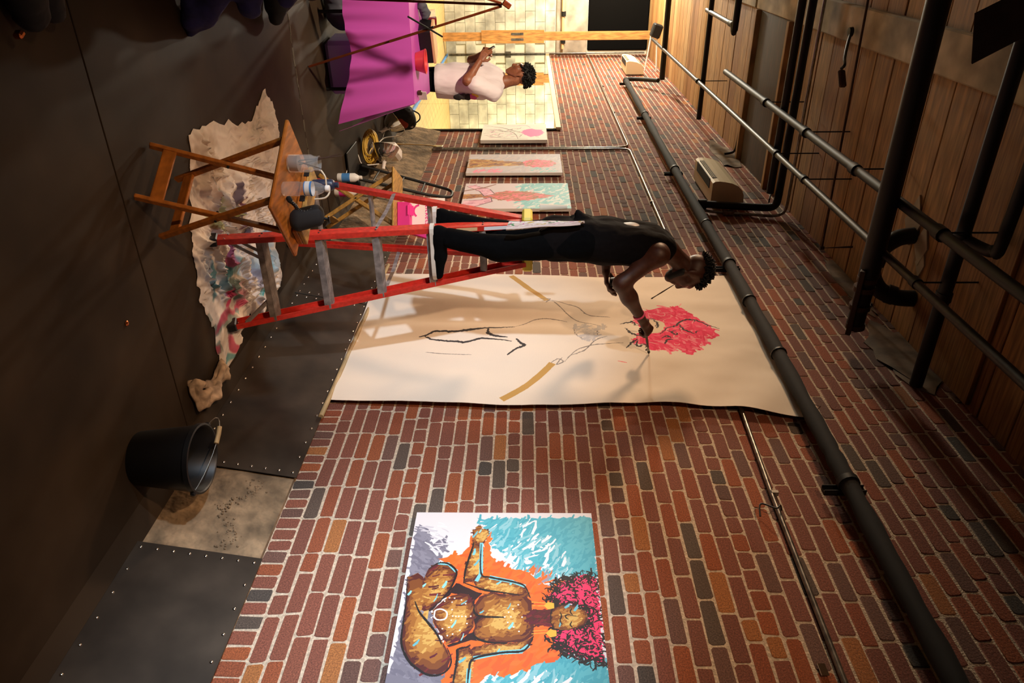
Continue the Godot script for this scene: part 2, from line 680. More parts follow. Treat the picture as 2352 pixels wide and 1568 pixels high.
func make_plinth() -> void:
	var w := struct("trim_1", "low leaning concrete base of the brick wall, partly clad in riveted steel plates", Vector3(2.3, 0, -5))
	var s := Shape.new()
	var g := []
	var nz := FastNoiseLite.new()
	nz.seed = 5
	nz.frequency = 3.0
	for r in 13:
		var row := []
		for k in 121:
			var y := 0.525 * r / 12.0
			var z := -9.5 + 9.3 * k / 120.0
			var bump := nz.get_noise_3d(0, y * 4.0, z * 2.0) * 0.012 * sin(PI * r / 12.0)
			row.append(Vector3(plinth_x(y) + bump, y, z))
		g.append(row)
	s.sheet(g)
	s.face([Vector3(plinth_x(0.525), 0.525, -9.5), Vector3(plinth_x(0.525), 0.525, -0.2), Vector3(WX + 0.02, 0.525, -0.2), Vector3(WX + 0.02, 0.525, -9.5)])
	s.face([Vector3(plinth_x(0), 0, -9.5), Vector3(plinth_x(0.525), 0.525, -9.5), Vector3(WX + 0.02, 0.525, -9.5), Vector3(WX + 0.02, 0, -9.5)])
	part("base_concrete", s, M.plinth, w, "rough tan concrete")
	s = Shape.new()                     # crumbling seam in the bare concrete between the plates
	for k in 130:
		var f := rng.randf()
		var yy := 0.33 + 0.05 * sin(f * 9.0) + rng.randfn(0.0, 0.02)
		var zz := lerpf(-2.21, -2.66, f)
		var e := rng.randf_range(0.003, 0.011)
		s.box(Vector3(plinth_x(yy) - 0.002, yy, zz), Vector3(e, e * rng.randf_range(0.6, 1.2), e), Basis(Vector3(rng.randf(), rng.randf(), 0.3).normalized(), rng.randf() * 3.0), e * 0.3)
	part("crumbs", s, M.plinth, w, "crumbling aggregate along a crack", "stuff")
	# sloping skirt where it meets the floor
	s = Shape.new()
	s.face([Vector3(2.12, 0.001, -9.4), Vector3(2.12, 0.001, -0.2), Vector3(plinth_x(0.05) - 0.002, 0.05, -0.2), Vector3(plinth_x(0.05) - 0.002, 0.05, -9.4)])
	s.face([Vector3(2.12, 0.001, -0.2), Vector3(2.25, 0.001, -0.2), Vector3(plinth_x(0.05) - 0.002, 0.05, -0.2)])
	part("skirt", s, M.concrete_floor, w)
	for pz in [[-0.25, -2.185], [-2.70, -4.52], [-4.53, -5.5]]:
		s = Shape.new()
		var a: float = pz[0]
		var b: float = pz[1]
		var o := 0.016
		var lo := 0.04
		var p0 := Vector3(plinth_x(lo) - o, lo, 0)
		var p1 := Vector3(plinth_x(0.542) - o, 0.542, 0)
		var mid := (p0 + p1) * 0.5
		var up := (p1 - p0).normalized()
		s.box(Vector3(mid.x, mid.y, (a + b) * 0.5), Vector3(0.006, (p1 - p0).length(), absf(a - b)), Basis(up.cross(Vector3(0, 0, 1)), up, Vector3(0, 0, 1)), 0.0015)
		var pl := part("steel_plate", s, M.plate, w, "dark brown steel plate with bright round rivets")
		var spots := []
		var m := int(round(absf(a - b) / 0.118))
		for k in m + 1:
			var z := lerpf(a - 0.03, b + 0.03, float(k) / m)
			spots.append([0.05, z])
			spots.append([0.95, z])
		for k in range(1, 7):
			spots.append([0.05 + 0.9 * k / 7.0, a - 0.03])
			spots.append([0.05 + 0.9 * k / 7.0, b + 0.03])
		s = Shape.new()
		s.lathe([Vector2(0.0075, 0.0), Vector2(0.006, 0.003), Vector2(0.003, 0.0048), Vector2(0.0, 0.0052)], Vector3.ZERO, 8)
		var rm := s.mesh()
		for q in spots:
			var p: Vector3 = p0.lerp(p1, q[0])
			place("rivet", rm, M.rivet, pl, Transform3D(Basis(up, up.cross(Vector3(0, 0, 1)) * -1.0, Vector3(0, 0, 1)), Vector3(p.x - 0.003, p.y, q[1])))

func make_floor() -> void:
	var w := struct("floor", "dark stained concrete floor with cut joints", Vector3(0, 0, -4))
	for q in [[3.0, -2.844, "slab"], [-2.852, -5.446, "slab"], [-5.454, -9.58, "slab"]]:
		var s := Shape.new()
		var hz: float = (q[0] - q[1])
		s.box(Vector3(-0.6, -0.05, (q[0] + q[1]) * 0.5), Vector3(6.6, 0.1, hz), Basis(), 0.002)
		part("slab", s, M.concrete_floor, w)
	var s := Shape.new()
	s.box(Vector3(-0.6, -0.16, -6.5), Vector3(6.6, 0.1, 19.2))
	part("joint_bed", s, M.joint, w)
	# chalky, crumbling filler along the second joint
	s = Shape.new()
	for k in 46:
		var x := -1.2 + k * 0.07 + rng.randf_range(-0.02, 0.02)
		s.box(Vector3(x, 0.0005, -5.45 + rng.randf_range(-0.012, 0.012)), Vector3(rng.randf_range(0.03, 0.09), 0.003, rng.randf_range(0.008, 0.03)), Basis(Vector3.UP, rng.randf_range(-0.2, 0.2)))
	part("joint_filler", s, M.chalky, w, "pale crumbling filler in a floor joint")
	var v := struct("floor", "pale yellow wooden floor of the bright room beyond", Vector3(0, 0, -12))
	for k in 44:
		s = Shape.new()
		s.box(Vector3(-3.78 + k * 0.14, -0.025, -12.75), Vector3(0.1385, 0.05, 6.3), Basis(), 0.001)
		part("floorboard", s, M.maple, v)
	s = Shape.new()
	s.box(Vector3(-0.7, -0.075, -12.75), Vector3(6.3, 0.05, 6.3))
	part("subfloor", s, M.joint, v)

func make_back_wall() -> void:
	var w := struct("wall_back", "pale painted concrete block wall at the far end", Vector3(0, 0, BZ))
	var s := Shape.new()
	s.box(Vector3(-0.6, 2.06, BZ - 0.11), Vector3(6.4, 4.12, 0.2))
	part("block_backing", s, M.block_joint, w)
	s = Shape.new()
	s.box(Vector3.ZERO, Vector3(0.395, 0.195, 0.03), Basis(), 0.003)
	var bm := s.mesh()
	for r in 11:
		for k in 9:
			var x := 2.1 - k * 0.4 - (0.2 if r % 2 else 0.0)
			place("block", bm, M.block, w, Transform3D(Basis(), Vector3(x, 0.1 + r * 0.2, BZ)))
	s = Shape.new()
	s.box(Vector3(-0.6, 2.53, BZ - 0.0), Vector3(5.8, 0.62, 0.05), Basis(), 0.01)
	part("plaster_band", s, M.plaster, w, "patchy pinkish plaster band")
	s = Shape.new()
	s.box(Vector3(0.6, 3.45, BZ), Vector3(3.28, 1.2, 0.05), Basis(), 0.03)
	part("dark_panel", s, M.void, w, "matt black panel closing the upper opening")
	var lw := struct("wall_left", "plain dark painted wall opposite the bricks", Vector3(-3.7, 0, -7))
	s = Shape.new()
	s.box(Vector3(-3.8, 2.06, -6.6), Vector3(0.2, 4.12, 19.2))
	part("wall_panel", s, M.dark_board, lw)
	var nw := struct("wall_front", "plain dark painted wall behind the camera", Vector3(0, 0, 2.8))
	s = Shape.new()
	s.box(Vector3(-0.6, 2.06, 2.8), Vector3(6.6, 4.12, 0.2))
	part("wall_panel", s, M.dark_board, nw)

func make_ceiling() -> void:
	var w := struct("ceiling", "wide wooden board ceiling with gaps between the boards", Vector3(0, CEIL, -6))
	var s := Shape.new()
	s.box(Vector3.ZERO, Vector3(1.55, 0.03, 0.259), Basis(), 0.004)
	var right := s.mesh()
	s = Shape.new()
	s.box(Vector3.ZERO, Vector3(4.3, 0.03, 0.259), Basis(), 0.004)
	var left := s.mesh()
	var z := 2.5
	var k := 0
	while z > BZ:
		if not (z < -7.18 and z > -8.2):
			place("plank", right, M["plank%d" % (rng.randi() % 4)], w, Transform3D(Basis(), Vector3(0.785 + 0.775, CEIL + 0.015 + rng.randf_range(0, 0.004), z)))
		place("plank", left, M["plank%d" % (rng.randi() % 4)], w, Transform3D(Basis(), Vector3(0.54 - 2.15, CEIL + 0.015 + rng.randf_range(0, 0.004), z)))
		z -= 0.265 + (0.012 if k % 5 == 3 else 0.0)
		k += 1
	s = Shape.new()
	s.box(Vector3(-0.6, CEIL + 0.13, -6.6), Vector3(6.6, 0.16, 19.2))
	part("roof_deck", s, M.void, w)
	s = Shape.new()
	s.box(Vector3(0.66, CEIL + 0.02, -4.8), Vector3(0.25, 0.12, 7.0), Basis(), 0.01)
	s.box(Vector3(0.66, CEIL + 0.02, -12.0), Vector3(0.25, 0.12, 7.3), Basis(), 0.01)
	var g := struct("trim_2", "chipped pale plastered girder running along the ceiling", Vector3(0.66, CEIL, -6))
	part("girder", s, M.girder, g)
	g = struct("trim_3", "dark brown beam crossing the ceiling between pale edge strips", Vector3(1.5, CEIL, -7.7))
	s = Shape.new()
	s.box(Vector3(1.56, CEIL + 0.02, -7.68), Vector3(1.55, 0.09, 0.92), Basis(), 0.006)
	part("beam_board", s, M.dark_board, g)
	for q in [-7.16, -8.22]:
		s = Shape.new()
		s.box(Vector3(1.56, CEIL - 0.02, q), Vector3(1.55, 0.09, 0.06), Basis(), 0.004)
		part("edge_strip", s, M.plank2, g)
	# plain timber joists the hangers are fixed to

# outlines of the painted figures, in millimetres on the panel and in sixtieths of a decimetre on the canvas
const BIG := {
	"grey": [870,774,816,757,735,755,607,755,519,752,348,755,141,761,89,749,96,710,190,676,171,656,133,623,189,617,250,629,302,651,508,662,813,543,867,538],
	"teal": [38,499,25,-1,364,7,370,83,393,161,366,220,299,254,258,285,217,335,229,366,169,409,113,448,68,459],
	"teal2": [753,7,861,9,862,75,866,406,812,408,783,371,752,296,738,219,733,142,750,67],
	"orange": [267,645,255,611,255,575,243,549,201,530,145,515,188,481,200,462,169,454,113,438,169,443,248,437,289,409,282,365,311,377,328,337,339,281,377,233,420,187,371,134,503,140,553,159,648,162,720,150,738,181,747,219,773,277,795,352,792,409,826,445,867,553,785,576,557,599,402,597,324,578],
	"thigh": [325,679,296,642,299,602,336,568,380,569,434,585,471,607,507,637,538,666,523,693,493,709,451,706,381,694],
	"shin": [371,756,348,720,370,695,435,708,488,714,538,691,587,652,634,615,675,587,707,568,742,553,781,561,802,589,803,627,782,663,744,703,677,736,583,742,483,748],
	"belly": [487,606,460,575,450,542,455,508,506,488,604,479,642,507,666,533,680,571,643,594,587,632,528,639],
	"chest": [506,483,465,465,443,424,453,361,447,298,483,268,559,258,640,259,668,296,673,355,669,422,665,462,628,482,595,474,560,451,541,477],
	"uarm": [352,480,368,427,389,341,410,293,463,272,458,318,440,382,430,446,412,485,379,500],
	"farm": [179,506,185,474,346,467,385,482,399,533,324,530,231,514],
	"hand": [101,518,135,501,80,496,81,483,104,483,100,462,110,448,157,453,191,471,185,506,151,508],
	"uarm2": [644,259,686,279,708,304,714,373,737,469,710,494,692,472,678,414,677,355,668,296],
	"farm2": [737,469,784,485,867,485,867,538,742,530,702,530,688,492],
	"neck": [526,268,523,186,594,186,595,257,559,281],
	"face": [533,191,510,173,497,132,510,91,532,60,566,55,593,72,608,105,615,141,606,177,582,193],
	"hair": [493,189,467,197,409,174,382,135,365,100,353,47,364,7,762,11,741,51,728,104,707,141,694,180,639,194,606,169,608,113,593,64,551,47,512,62,497,115,498,165],
	"dark1": [396,563,438,483,449,453,485,485,521,487,455,516,450,576,481,606,538,650,538,675,434,585],
	"dark2": [628,484,647,510,670,536,684,570,693,562,679,524,665,485,669,461],
	"dark3": [496,484,536,490,599,478,560,447]
}
const BIG_LINES := {
	"l_sun": [550,632,532,630,525,610,537,588,557,584,572,593,574,617,562,631,550,632],
	"l_arm": [399,533,324,530,231,514,179,506],
	"l_arm2": [188,475,346,467,368,427,389,341,410,293,468,270],
	"l_uarm": [396,533,417,485,433,446,443,382,455,314],
	"l_leg": [371,760,483,748,583,744,677,738,748,703,784,663,805,627,806,589,781,557,742,551,698,569],
	"l_leg2": [488,714,538,691,587,652,634,615,680,592],
	"l_thigh": [325,679,295,643,299,602,336,567,380,570,434,585,476,611],
	"l_ch1": [506,483,536,482,556,460,560,399,560,366],
	"l_ch2": [628,480,651,470,671,422,674,355],
	"l_arm3": [644,259,688,279,708,304,714,373,738,469,784,485,867,485],
	"l_arm4": [690,491,702,530,742,530,867,538],
	"l_face": [582,193,533,191,510,173,497,132],
	"l_eye1": [517,112,532,119,547,112],
	"l_eye2": [577,115,591,122,603,115],
	"l_nose": [554,94,547,126,552,138,562,135,567,127],
	"l_mouth": [533,158,553,153,572,159,591,152],
	"l_ear1": [488,264,493,210],
	"l_ear2": [506,260,506,210],
	"l_ear3": [621,261,616,211],
	"l_ear4": [633,265,628,211]
}
const BIG_DOTS := [471,582,473,562,492,570,481,535,499,517,487,599,527,567,557,562,558,550,558,539,558,527,558,513,557,494,576,566,608,571,614,595,620,530,637,555,644,574,590,506,559,366,558,343,537,352,522,336,502,316,584,354,604,332,623,312,559,301]
const CANVAS := {
	"g_staff1": [127,1030,243,956,365,884],
	"g_staff2": [872,876,951,925,1026,979,1082,1041],
	"b_1": [653,1375,643,1351,617,1318,622,1240,606,1179,595,1117,590,1055,579,1009],
	"b_2": [653,1350,674,1322,684,1275,692,1224,700,1193,674,1134,684,1073,700,1017],
	"b_3": [601,1112,633,1113,654,1089,664,1033],
	"b_4": [679,1002,710,987,730,972,759,1001,812,1037],
	"f_1": [784,1334,793,1274,803,1166],
	"f_2": [590,1024,546,972,513,930,507,877,524,824,535,804],
	"f_3": [853,828,769,780,730,724,715,653,710,603],
	"f_4": [563,779,638,778,679,745,659,698,606,689,574,650],
	"f_5": [377,901,377,857,438,821,473,803,530,761,552,710,585,651],
	"f_6": [365,862,402,797,426,755,484,716,502,632],
	"f_7": [359,917,353,867,389,885],
	"f_8": [807,802,769,751,690,706,659,658],
	"f_9": [862,876,835,851,853,833,872,857,826,836],
	"p_1": [844,637,855,607],
	"hair": [497,501,443,472,436,446,415,411,422,380,408,350,436,326,463,313,497,291,536,272,562,253,594,242,655,235,667,258,685,285,726,294,714,314,749,327,777,327,749,347,805,361,805,375,777,395,760,409,788,448,760,466,771,496,743,515,720,523,714,554,709,573,661,550,643,530,600,518,543,535,549,554,530,533],
	"hole": [530,493,517,461,536,430,575,424,625,444,643,471,631,505,575,515]
}
const CURLS := [[555,594,543,568,536,546,575,539],[593,580,631,570,649,554,661,538],[749,593,703,567,685,547],[720,558,737,543,720,532],[523,459,562,452,594,460],[649,454,594,421,575,388,536,357,517,317,536,284,575,249,594,218],[720,448,685,433,685,410],[655,431,673,420],[556,370,600,359,619,345,637,325],[625,414,643,397],[766,526,755,516]]

class Pic:
	var im: Image
	var r := RandomNumberGenerator.new()
	func _init(w: int, h: int, c: Color, sd: int) -> void:
		im = Image.create(w, h, false, Image.FORMAT_RGB8)
		im.fill(c)
		r.seed = sd
	func pts(a: Array) -> PackedVector2Array:
		var o := PackedVector2Array()
		for k in a.size() / 2:
			o.append(Vector2(a[2 * k], a[2 * k + 1]))
		return o
	func rough(p: PackedVector2Array, amp: float, step := 14.0) -> PackedVector2Array:    # ragged outline
		var o := PackedVector2Array()
		for k in p.size():
			var a := p[k]
			var b := p[(k + 1) % p.size()]
			var m := maxi(1, int(a.distance_to(b) / step))
			for s in m:
				o.append(a.lerp(b, float(s) / m) + Vector2(r.randf_range(-amp, amp), r.randf_range(-amp, amp)))
		return o
	func poly(p: PackedVector2Array, c: Color) -> void:
		var lo := 1e9
		var hi := -1e9
		for q in p:
			lo = minf(lo, q.y)
			hi = maxf(hi, q.y)
		for y in range(maxi(0, int(lo)), mini(im.get_height(), int(hi) + 1)):
			var xs := []
			var yc := y + 0.5
			for k in p.size():
				var a := p[k]
				var b := p[(k + 1) % p.size()]
				if (a.y <= yc) != (b.y <= yc):
					xs.append(a.x + (yc - a.y) / (b.y - a.y) * (b.x - a.x))
			xs.sort()
			for k in xs.size() / 2:
				var x0 := maxi(0, int(round(xs[2 * k])))
				var x1 := mini(im.get_width(), int(round(xs[2 * k + 1])))
				if x1 > x0:
					im.fill_rect(Rect2i(x0, y, x1 - x0, 1), c)
	func stroke(p: PackedVector2Array, w: float, c: Color, taper := true, wob := 0.25) -> void:
		for k in p.size() - 1:
			var a := p[k]
			var b := p[k + 1]
			var d := (b - a).normalized().orthogonal()
			var m := p.size() - 1.0
			var w0 := w * (1.0 - wob + 2.0 * wob * r.randf()) * (sin(PI * (k + 0.35) / (m + 0.7)) * 0.7 + 0.3 if taper else 1.0) * 0.5
			var w1 := w * (sin(PI * (k + 1.35) / (m + 1.7)) * 0.7 + 0.3 if taper else 1.0) * 0.5
			var e := (b - a).normalized() * w0 * 0.6
			poly(PackedVector2Array([a - e + d * w0, b + e + d * w1, b + e - d * w1, a - e - d * w0]), c)
	func daub(area: PackedVector2Array, cols: Array, n: int, l: float, w: float, ang: float, spread := 0.6) -> void:
		var lo := Vector2(1e9, 1e9)
		var hi := -lo
		for q in area:
			lo = lo.min(q)
			hi = hi.max(q)
		for k in n:
			var q := Vector2(r.randf_range(lo.x, hi.x), r.randf_range(lo.y, hi.y))
			if not Geometry2D.is_point_in_polygon(q, area):
				continue
			var a := ang + r.randf_range(-spread, spread)
			var d := Vector2(cos(a), sin(a)) * l * r.randf_range(0.4, 1.0)
			var c: Color = cols[r.randi() % cols.size()]
			stroke(PackedVector2Array([q - d * 0.5, q + d.orthogonal() * 0.06, q + d * 0.5]), w * r.randf_range(0.5, 1.2), c)
	func dot(q: Vector2, rad: float, c: Color) -> void:
		var o := PackedVector2Array()
		for k in 10:
			o.append(q + Vector2(cos(TAU * k / 10), sin(TAU * k / 10)) * rad)
		poly(o, c)
	func curl(area: PackedVector2Array, c: Color, n: int, size: float, w: float) -> void:
		var lo := Vector2(1e9, 1e9)
		var hi := -lo
		for q in area:
			lo = lo.min(q)
			hi = hi.max(q)
		for k in n:
			var q := Vector2(r.randf_range(lo.x, hi.x), r.randf_range(lo.y, hi.y))
			if not Geometry2D.is_point_in_polygon(q, area):
				continue
			var o := PackedVector2Array()
			var a := r.randf() * TAU
			var turn := r.randf_range(-0.9, 0.9)
			for s in 6:
				o.append(q)
				q += Vector2(cos(a), sin(a)) * size * 0.25
				a += turn
			stroke(o, w * r.randf_range(0.5, 1.6), c)
	func weave(amount: float) -> void:         # canvas threads
		for y in range(0, im.get_height(), 3):
			for x in range(0, im.get_width(), 3):
				im.set_pixel(x, y, im.get_pixel(x, y).darkened(amount * r.randf()))
	func tex() -> ImageTexture:
		return ImageTexture.create_from_image(im)

func art_material(called: String, p: Pic, rough := 0.6) -> StandardMaterial3D:
	var m := StandardMaterial3D.new()
	m.resource_name = called
	m.albedo_texture = p.tex()
	m.roughness = rough
	m.texture_repeat = false
	return m

func stretched_canvas(z0: float, z1: float, y0: float, y1: float, depth: float, m: Material, label: String, group: String) -> Node3D:
	var t := thing("painting", label, "painting", Vector3(WX - depth, y0, (z0 + z1) * 0.5), group)
	var x := WX - 0.032 - depth
	var s := Shape.new()
	s.quad_uv(Vector3(x, y0, z0), Vector3(x, y0, z1), Vector3(x, y1, z1), Vector3(x, y1, z0))
	part("painted_face", s, m, t)
	s = Shape.new()
	s.box(Vector3(x + depth * 0.5 + 0.0008, (y0 + y1) * 0.5, (z0 + z1) * 0.5), Vector3(depth, y1 - y0, z1 - z0), Basis(), 0.002)
	part("stretcher", s, M.canvas_edge, t)
	return t

func hair_paint(p: Pic, g: PackedVector2Array, ink: Color) -> void:
	p.poly(p.rough(g, 7, 9), rgb(240, 52, 100))
	p.curl(g, ink, 300, 34, 5.0)
	p.curl(g, rgb(240, 52, 100), 120, 30, 5)
	for k in g.size():
		for e in 4:
			var c := g[k].lerp(g[(k + 1) % g.size()], e / 4.0)
			p.curl(p.pts([c.x - 12, c.y - 12, c.x + 12, c.y - 12, c.x + 12, c.y + 12, c.x - 12, c.y + 12]), ink, 4, 26, 5)

func make_paintings() -> void:
	mat("canvas_edge", rgb(214, 205, 196), 0.85)
	var ink := rgb(28, 22, 22)
	var skin := [rgb(176, 112, 44), rgb(150, 86, 34), rgb(196, 140, 66), rgb(126, 62, 34), rgb(108, 44, 40), rgb(168, 98, 36)]
	var gold := [rgb(222, 182, 92), rgb(206, 160, 74), rgb(190, 136, 56)]
	var plum := [rgb(92, 24, 40), rgb(112, 34, 38), rgb(84, 28, 30)]
	var aqua := [rgb(120, 196, 204), rgb(140, 208, 212), rgb(104, 178, 190)]
	var p := Pic.new(1170, 770, rgb(222, 214, 212), 4)
	var g := p.pts(BIG.grey)
	p.poly(p.rough(g, 5), rgb(122, 118, 130))
	p.daub(g, [rgb(112, 108, 122), rgb(134, 130, 142)], 500, 60, 12, -0.9)
	p.daub(p.pts([60, 640, 200, 600, 260, 680, 80, 740]), [rgb(200, 194, 198), rgb(236, 228, 226)], 50, 60, 9, -1.2)
	for q in [BIG.teal, BIG.teal2]:
		g = p.pts(q)
		p.poly(p.rough(g, 7), rgb(78, 168, 180))
		p.daub(g, [rgb(70, 160, 174), rgb(88, 174, 184)], 700, 70, 14, 0.6)
	p.daub(p.pts([60, 470, 380, 300, 420, 120, 250, 120, 60, 250]), [rgb(236, 228, 226), rgb(136, 192, 198), rgb(78, 168, 180)], 260, 80, 13, 0.6)
	p.daub(p.pts([740, 380, 870, 400, 1160, 380, 1160, 120, 790, 80, 740, 200]), [rgb(236, 228, 226), rgb(136, 192, 198), rgb(78, 168, 180)], 320, 80, 13, 0.6)
	p.poly(p.pts([860, 560, 1170, 520, 1170, 770, 800, 770]), rgb(122, 118, 130))
	g = p.pts(BIG.orange)
	p.poly(p.rough(g, 8), rgb(246, 104, 40))
	p.daub(g, [rgb(250, 112, 44), rgb(240, 92, 36), rgb(250, 104, 30)], 600, 70, 16, 0.8)
	p.daub(p.pts([380, 250, 420, 120, 330, 200, 300, 300]), [rgb(150, 140, 150), rgb(246, 104, 40)], 60, 50, 10, 0.6)
	for k in ["dark1", "dark2", "dark3"]:
		p.poly(p.rough(p.pts(BIG[k]), 3), rgb(44, 24, 26))
	for k in ["farm2", "uarm2", "farm", "uarm", "hand", "belly", "chest", "thigh", "shin", "neck", "hair", "face"]:
		g = p.pts(BIG[k])
		if k == "hair":
			hair_paint(p, g, ink)
			continue
		p.poly(p.rough(g, 1.5), skin[0] if k != "neck" else rgb(88, 44, 30))
		if k == "neck":
			p.daub(g, plum + [rgb(70, 34, 26)], 120, 40, 9, 1.2)
			continue
		var ctr := Vector2.ZERO
		for q in g:
			ctr += q / g.size()
		var tones := [rgb(84, 34, 28), rgb(124, 68, 30), rgb(158, 98, 40), rgb(184, 128, 58), rgb(208, 164, 86)]
		for j in 5:
			var sc: float = [1.0, 0.9, 0.74, 0.55, 0.33][j]
			var h := PackedVector2Array()
			for q in g:
				h.append((ctr + Vector2(4, -6) * j).lerp(q, sc))
			p.poly(p.rough(h, 2.0 + 2.5 * j, 12), tones[j])
			p.daub(h, [tones[j], tones[mini(j + 1, 4)], tones[maxi(j - 1, 0)]], 70, 34, 9, 1.1, 0.8)
		if k in ["shin", "thigh", "belly"]:
			p.daub(g, plum, 16, 50, 9, 1.1, 0.5)
		p.daub(g, aqua, 3, 40, 9, 0.5, 0.4)
	for q in [BIG.farm, BIG.uarm, BIG.uarm2, BIG.farm2, BIG.thigh]:       # turquoise rims
		g = p.pts(q)
		p.stroke(PackedVector2Array([g[1], g[2], g[3]]) if q != BIG.uarm2 else PackedVector2Array([g[1], g[2], g[3], g[4]]), 16, aqua[0], false)
	for k in BIG_LINES:
		var sm := PackedVector2Array(smooth_path(Array(p.pts(BIG_LINES[k])), 5))
		if k == "l_sun":
			p.stroke(sm, 6, rgb(240, 234, 226), false)
		elif k.begins_with("l_ear"):
			p.stroke(sm, 3, rgb(222, 164, 60), false)
		else:
			p.stroke(sm, 5.0 if k in ["l_face", "l_eye1", "l_eye2", "l_nose", "l_mouth"] else 9.0, ink)
	for k in BIG_DOTS.size() / 2:
		p.dot(Vector2(BIG_DOTS[2 * k], BIG_DOTS[2 * k + 1]), 3.4, rgb(244, 240, 232))
	for q in [Vector2(505, 195), Vector2(630, 190)]:
		p.poly(PackedVector2Array([q + Vector2(-18, 8), q + Vector2(0, 24), q + Vector2(18, 8), q + Vector2(12, -16), q + Vector2(-12, -16)]), rgb(230, 172, 62))
	p.weave(0.05)
	stretched_canvas(-2.43, -1.26, 1.16, 1.93, 0.036, art_material("seated_figure_paint", p, 0.5), "wide painting of a seated meditating figure with hot pink curly hair on orange and turquoise", "")
	# three upright paintings farther along
	p = Pic.new(500, 480, rgb(240, 234, 226), 8)
	p.stroke(PackedVector2Array(smooth_path([Vector2(40, 470), Vector2(120, 330), Vector2(200, 260), Vector2(300, 150), Vector2(420, 60)], 6)), 9, rgb(96, 84, 86))
	p.stroke(PackedVector2Array(smooth_path([Vector2(300, 470), Vector2(260, 380), Vector2(230, 280), Vector2(330, 230), Vector2(470, 210)], 6)), 7, rgb(110, 96, 96))
	p.stroke(PackedVector2Array(smooth_path([Vector2(180, 470), Vector2(190, 360), Vector2(250, 300), Vector2(250, 240)], 6)), 9, rgb(80, 70, 72))
	p.stroke(PackedVector2Array(smooth_path([Vector2(30, 350), Vector2(60, 250), Vector2(40, 160), Vector2(110, 120)], 6)), 8, rgb(232, 130, 176))
	p.stroke(PackedVector2Array(smooth_path([Vector2(350, 460), Vector2(440, 330), Vector2(470, 140)], 6)), 7, rgb(130, 110, 112))
	p.daub(p.pts([120, 200, 420, 180, 430, 420, 120, 430]), [rgb(200, 186, 184), rgb(232, 150, 190), rgb(120, 106, 108)], 60, 60, 6, 1.2, 1.0)
	p.poly(p.rough(p.pts([150, 130, 200, 40, 280, 20, 360, 50, 400, 120, 340, 160, 270, 190, 190, 170]), 12, 16), rgb(240, 108, 178))
	p.weave(0.04)
	stretched_canvas(-9.62, -8.83, 1.08, 1.885, 0.04, art_material("branch_paint", p), "small white painting with grey branches and one pink blossom beside the large mirror", "unframed paintings on the bricks")
	p = Pic.new(480, 610, rgb(196, 188, 194), 9)
	p.daub(p.pts([0, 0, 480, 0, 480, 610, 0, 610]), [rgb(204, 198, 204), rgb(184, 178, 188), rgb(200, 186, 190)], 400, 80, 18, 0.5)
	g = p.pts([130, 600, 150, 470, 190, 380, 200, 300, 210, 230, 270, 220, 300, 290, 310, 400, 330, 500, 350, 600])
	p.poly(p.rough(g, 6), rgb(158, 96, 58))
	p.daub(g, skin + gold, 300, 60, 14, 1.4)
	g = p.pts([150, 160, 180, 70, 250, 40, 330, 70, 350, 160, 310, 230, 230, 250, 170, 220])
	p.poly(p.rough(g, 14), rgb(238, 96, 120))
	p.daub(g, [rgb(250, 120, 140), rgb(226, 74, 106), rgb(176, 110, 70)], 160, 44, 14, 0.4, 1.4)
	p.daub(p.pts([380, 380, 460, 380, 460, 560, 400, 560]), [rgb(240, 140, 170)], 60, 40, 14, 0.6)
	p.daub(p.pts([340, 40, 470, 40, 470, 200, 360, 200]), [rgb(120, 190, 192), rgb(206, 200, 206)], 60, 40, 14, 0.6)
	p.weave(0.04)
	stretched_canvas(-8.24, -7.53, 1.0, 2.015, 0.03, art_material("standing_figure_paint", p), "tall lavender grey painting of a brown standing figure with pink hair", "unframed paintings on the bricks")
	p = Pic.new(480, 610, rgb(214, 200, 206), 10)
	p.poly(p.rough(p.pts([0, 0, 480, 0, 480, 240, 330, 300, 200, 200, 0, 230]), 12), rgb(128, 198, 202))
	p.daub(p.pts([0, 0, 480, 0, 480, 300, 0, 300]), [rgb(140, 206, 208), rgb(118, 190, 196), rgb(214, 226, 222)], 220, 70, 18, 0.7)
	g = p.pts([210, 500, 180, 420, 150, 330, 170, 250, 230, 130, 250, 90, 280, 140, 330, 240, 340, 340, 310, 420, 270, 500])
	p.poly(p.rough(g, 9), rgb(214, 96, 96))
	p.daub(g, [rgb(232, 100, 116), rgb(176, 106, 62), rgb(238, 120, 130), rgb(150, 92, 54)], 260, 60, 15, 1.4)
	g = p.pts([220, 610, 210, 480, 270, 480, 300, 610])
	p.poly(g, rgb(150, 96, 56))
	p.daub(g, skin, 80, 40, 12, 1.4)
	for q in [[40, 560, 120, 460, 210, 430, 250, 490, 160, 520, 60, 600], [330, 600, 320, 500, 270, 450, 350, 440, 430, 520, 470, 600]]:
		g = p.pts(q)
		p.poly(p.rough(g, 5), rgb(232, 176, 196))
		p.daub(g, [rgb(240, 196, 212), rgb(206, 140, 168)], 60, 50, 12, 1.0)
		p.stroke(g, 6, rgb(96, 64, 70))
	p.stroke(p.pts([20, 430, 90, 500, 150, 610]), 16, rgb(140, 88, 70))
	p.weave(0.04)
	stretched_canvas(-7.17, -6.42, 1.03, 2.05, 0.03, art_material("bent_figure_paint", p), "tall painting of a bowed pink-haired figure on pale turquoise, partly behind the ladder", "unframed paintings on the bricks")

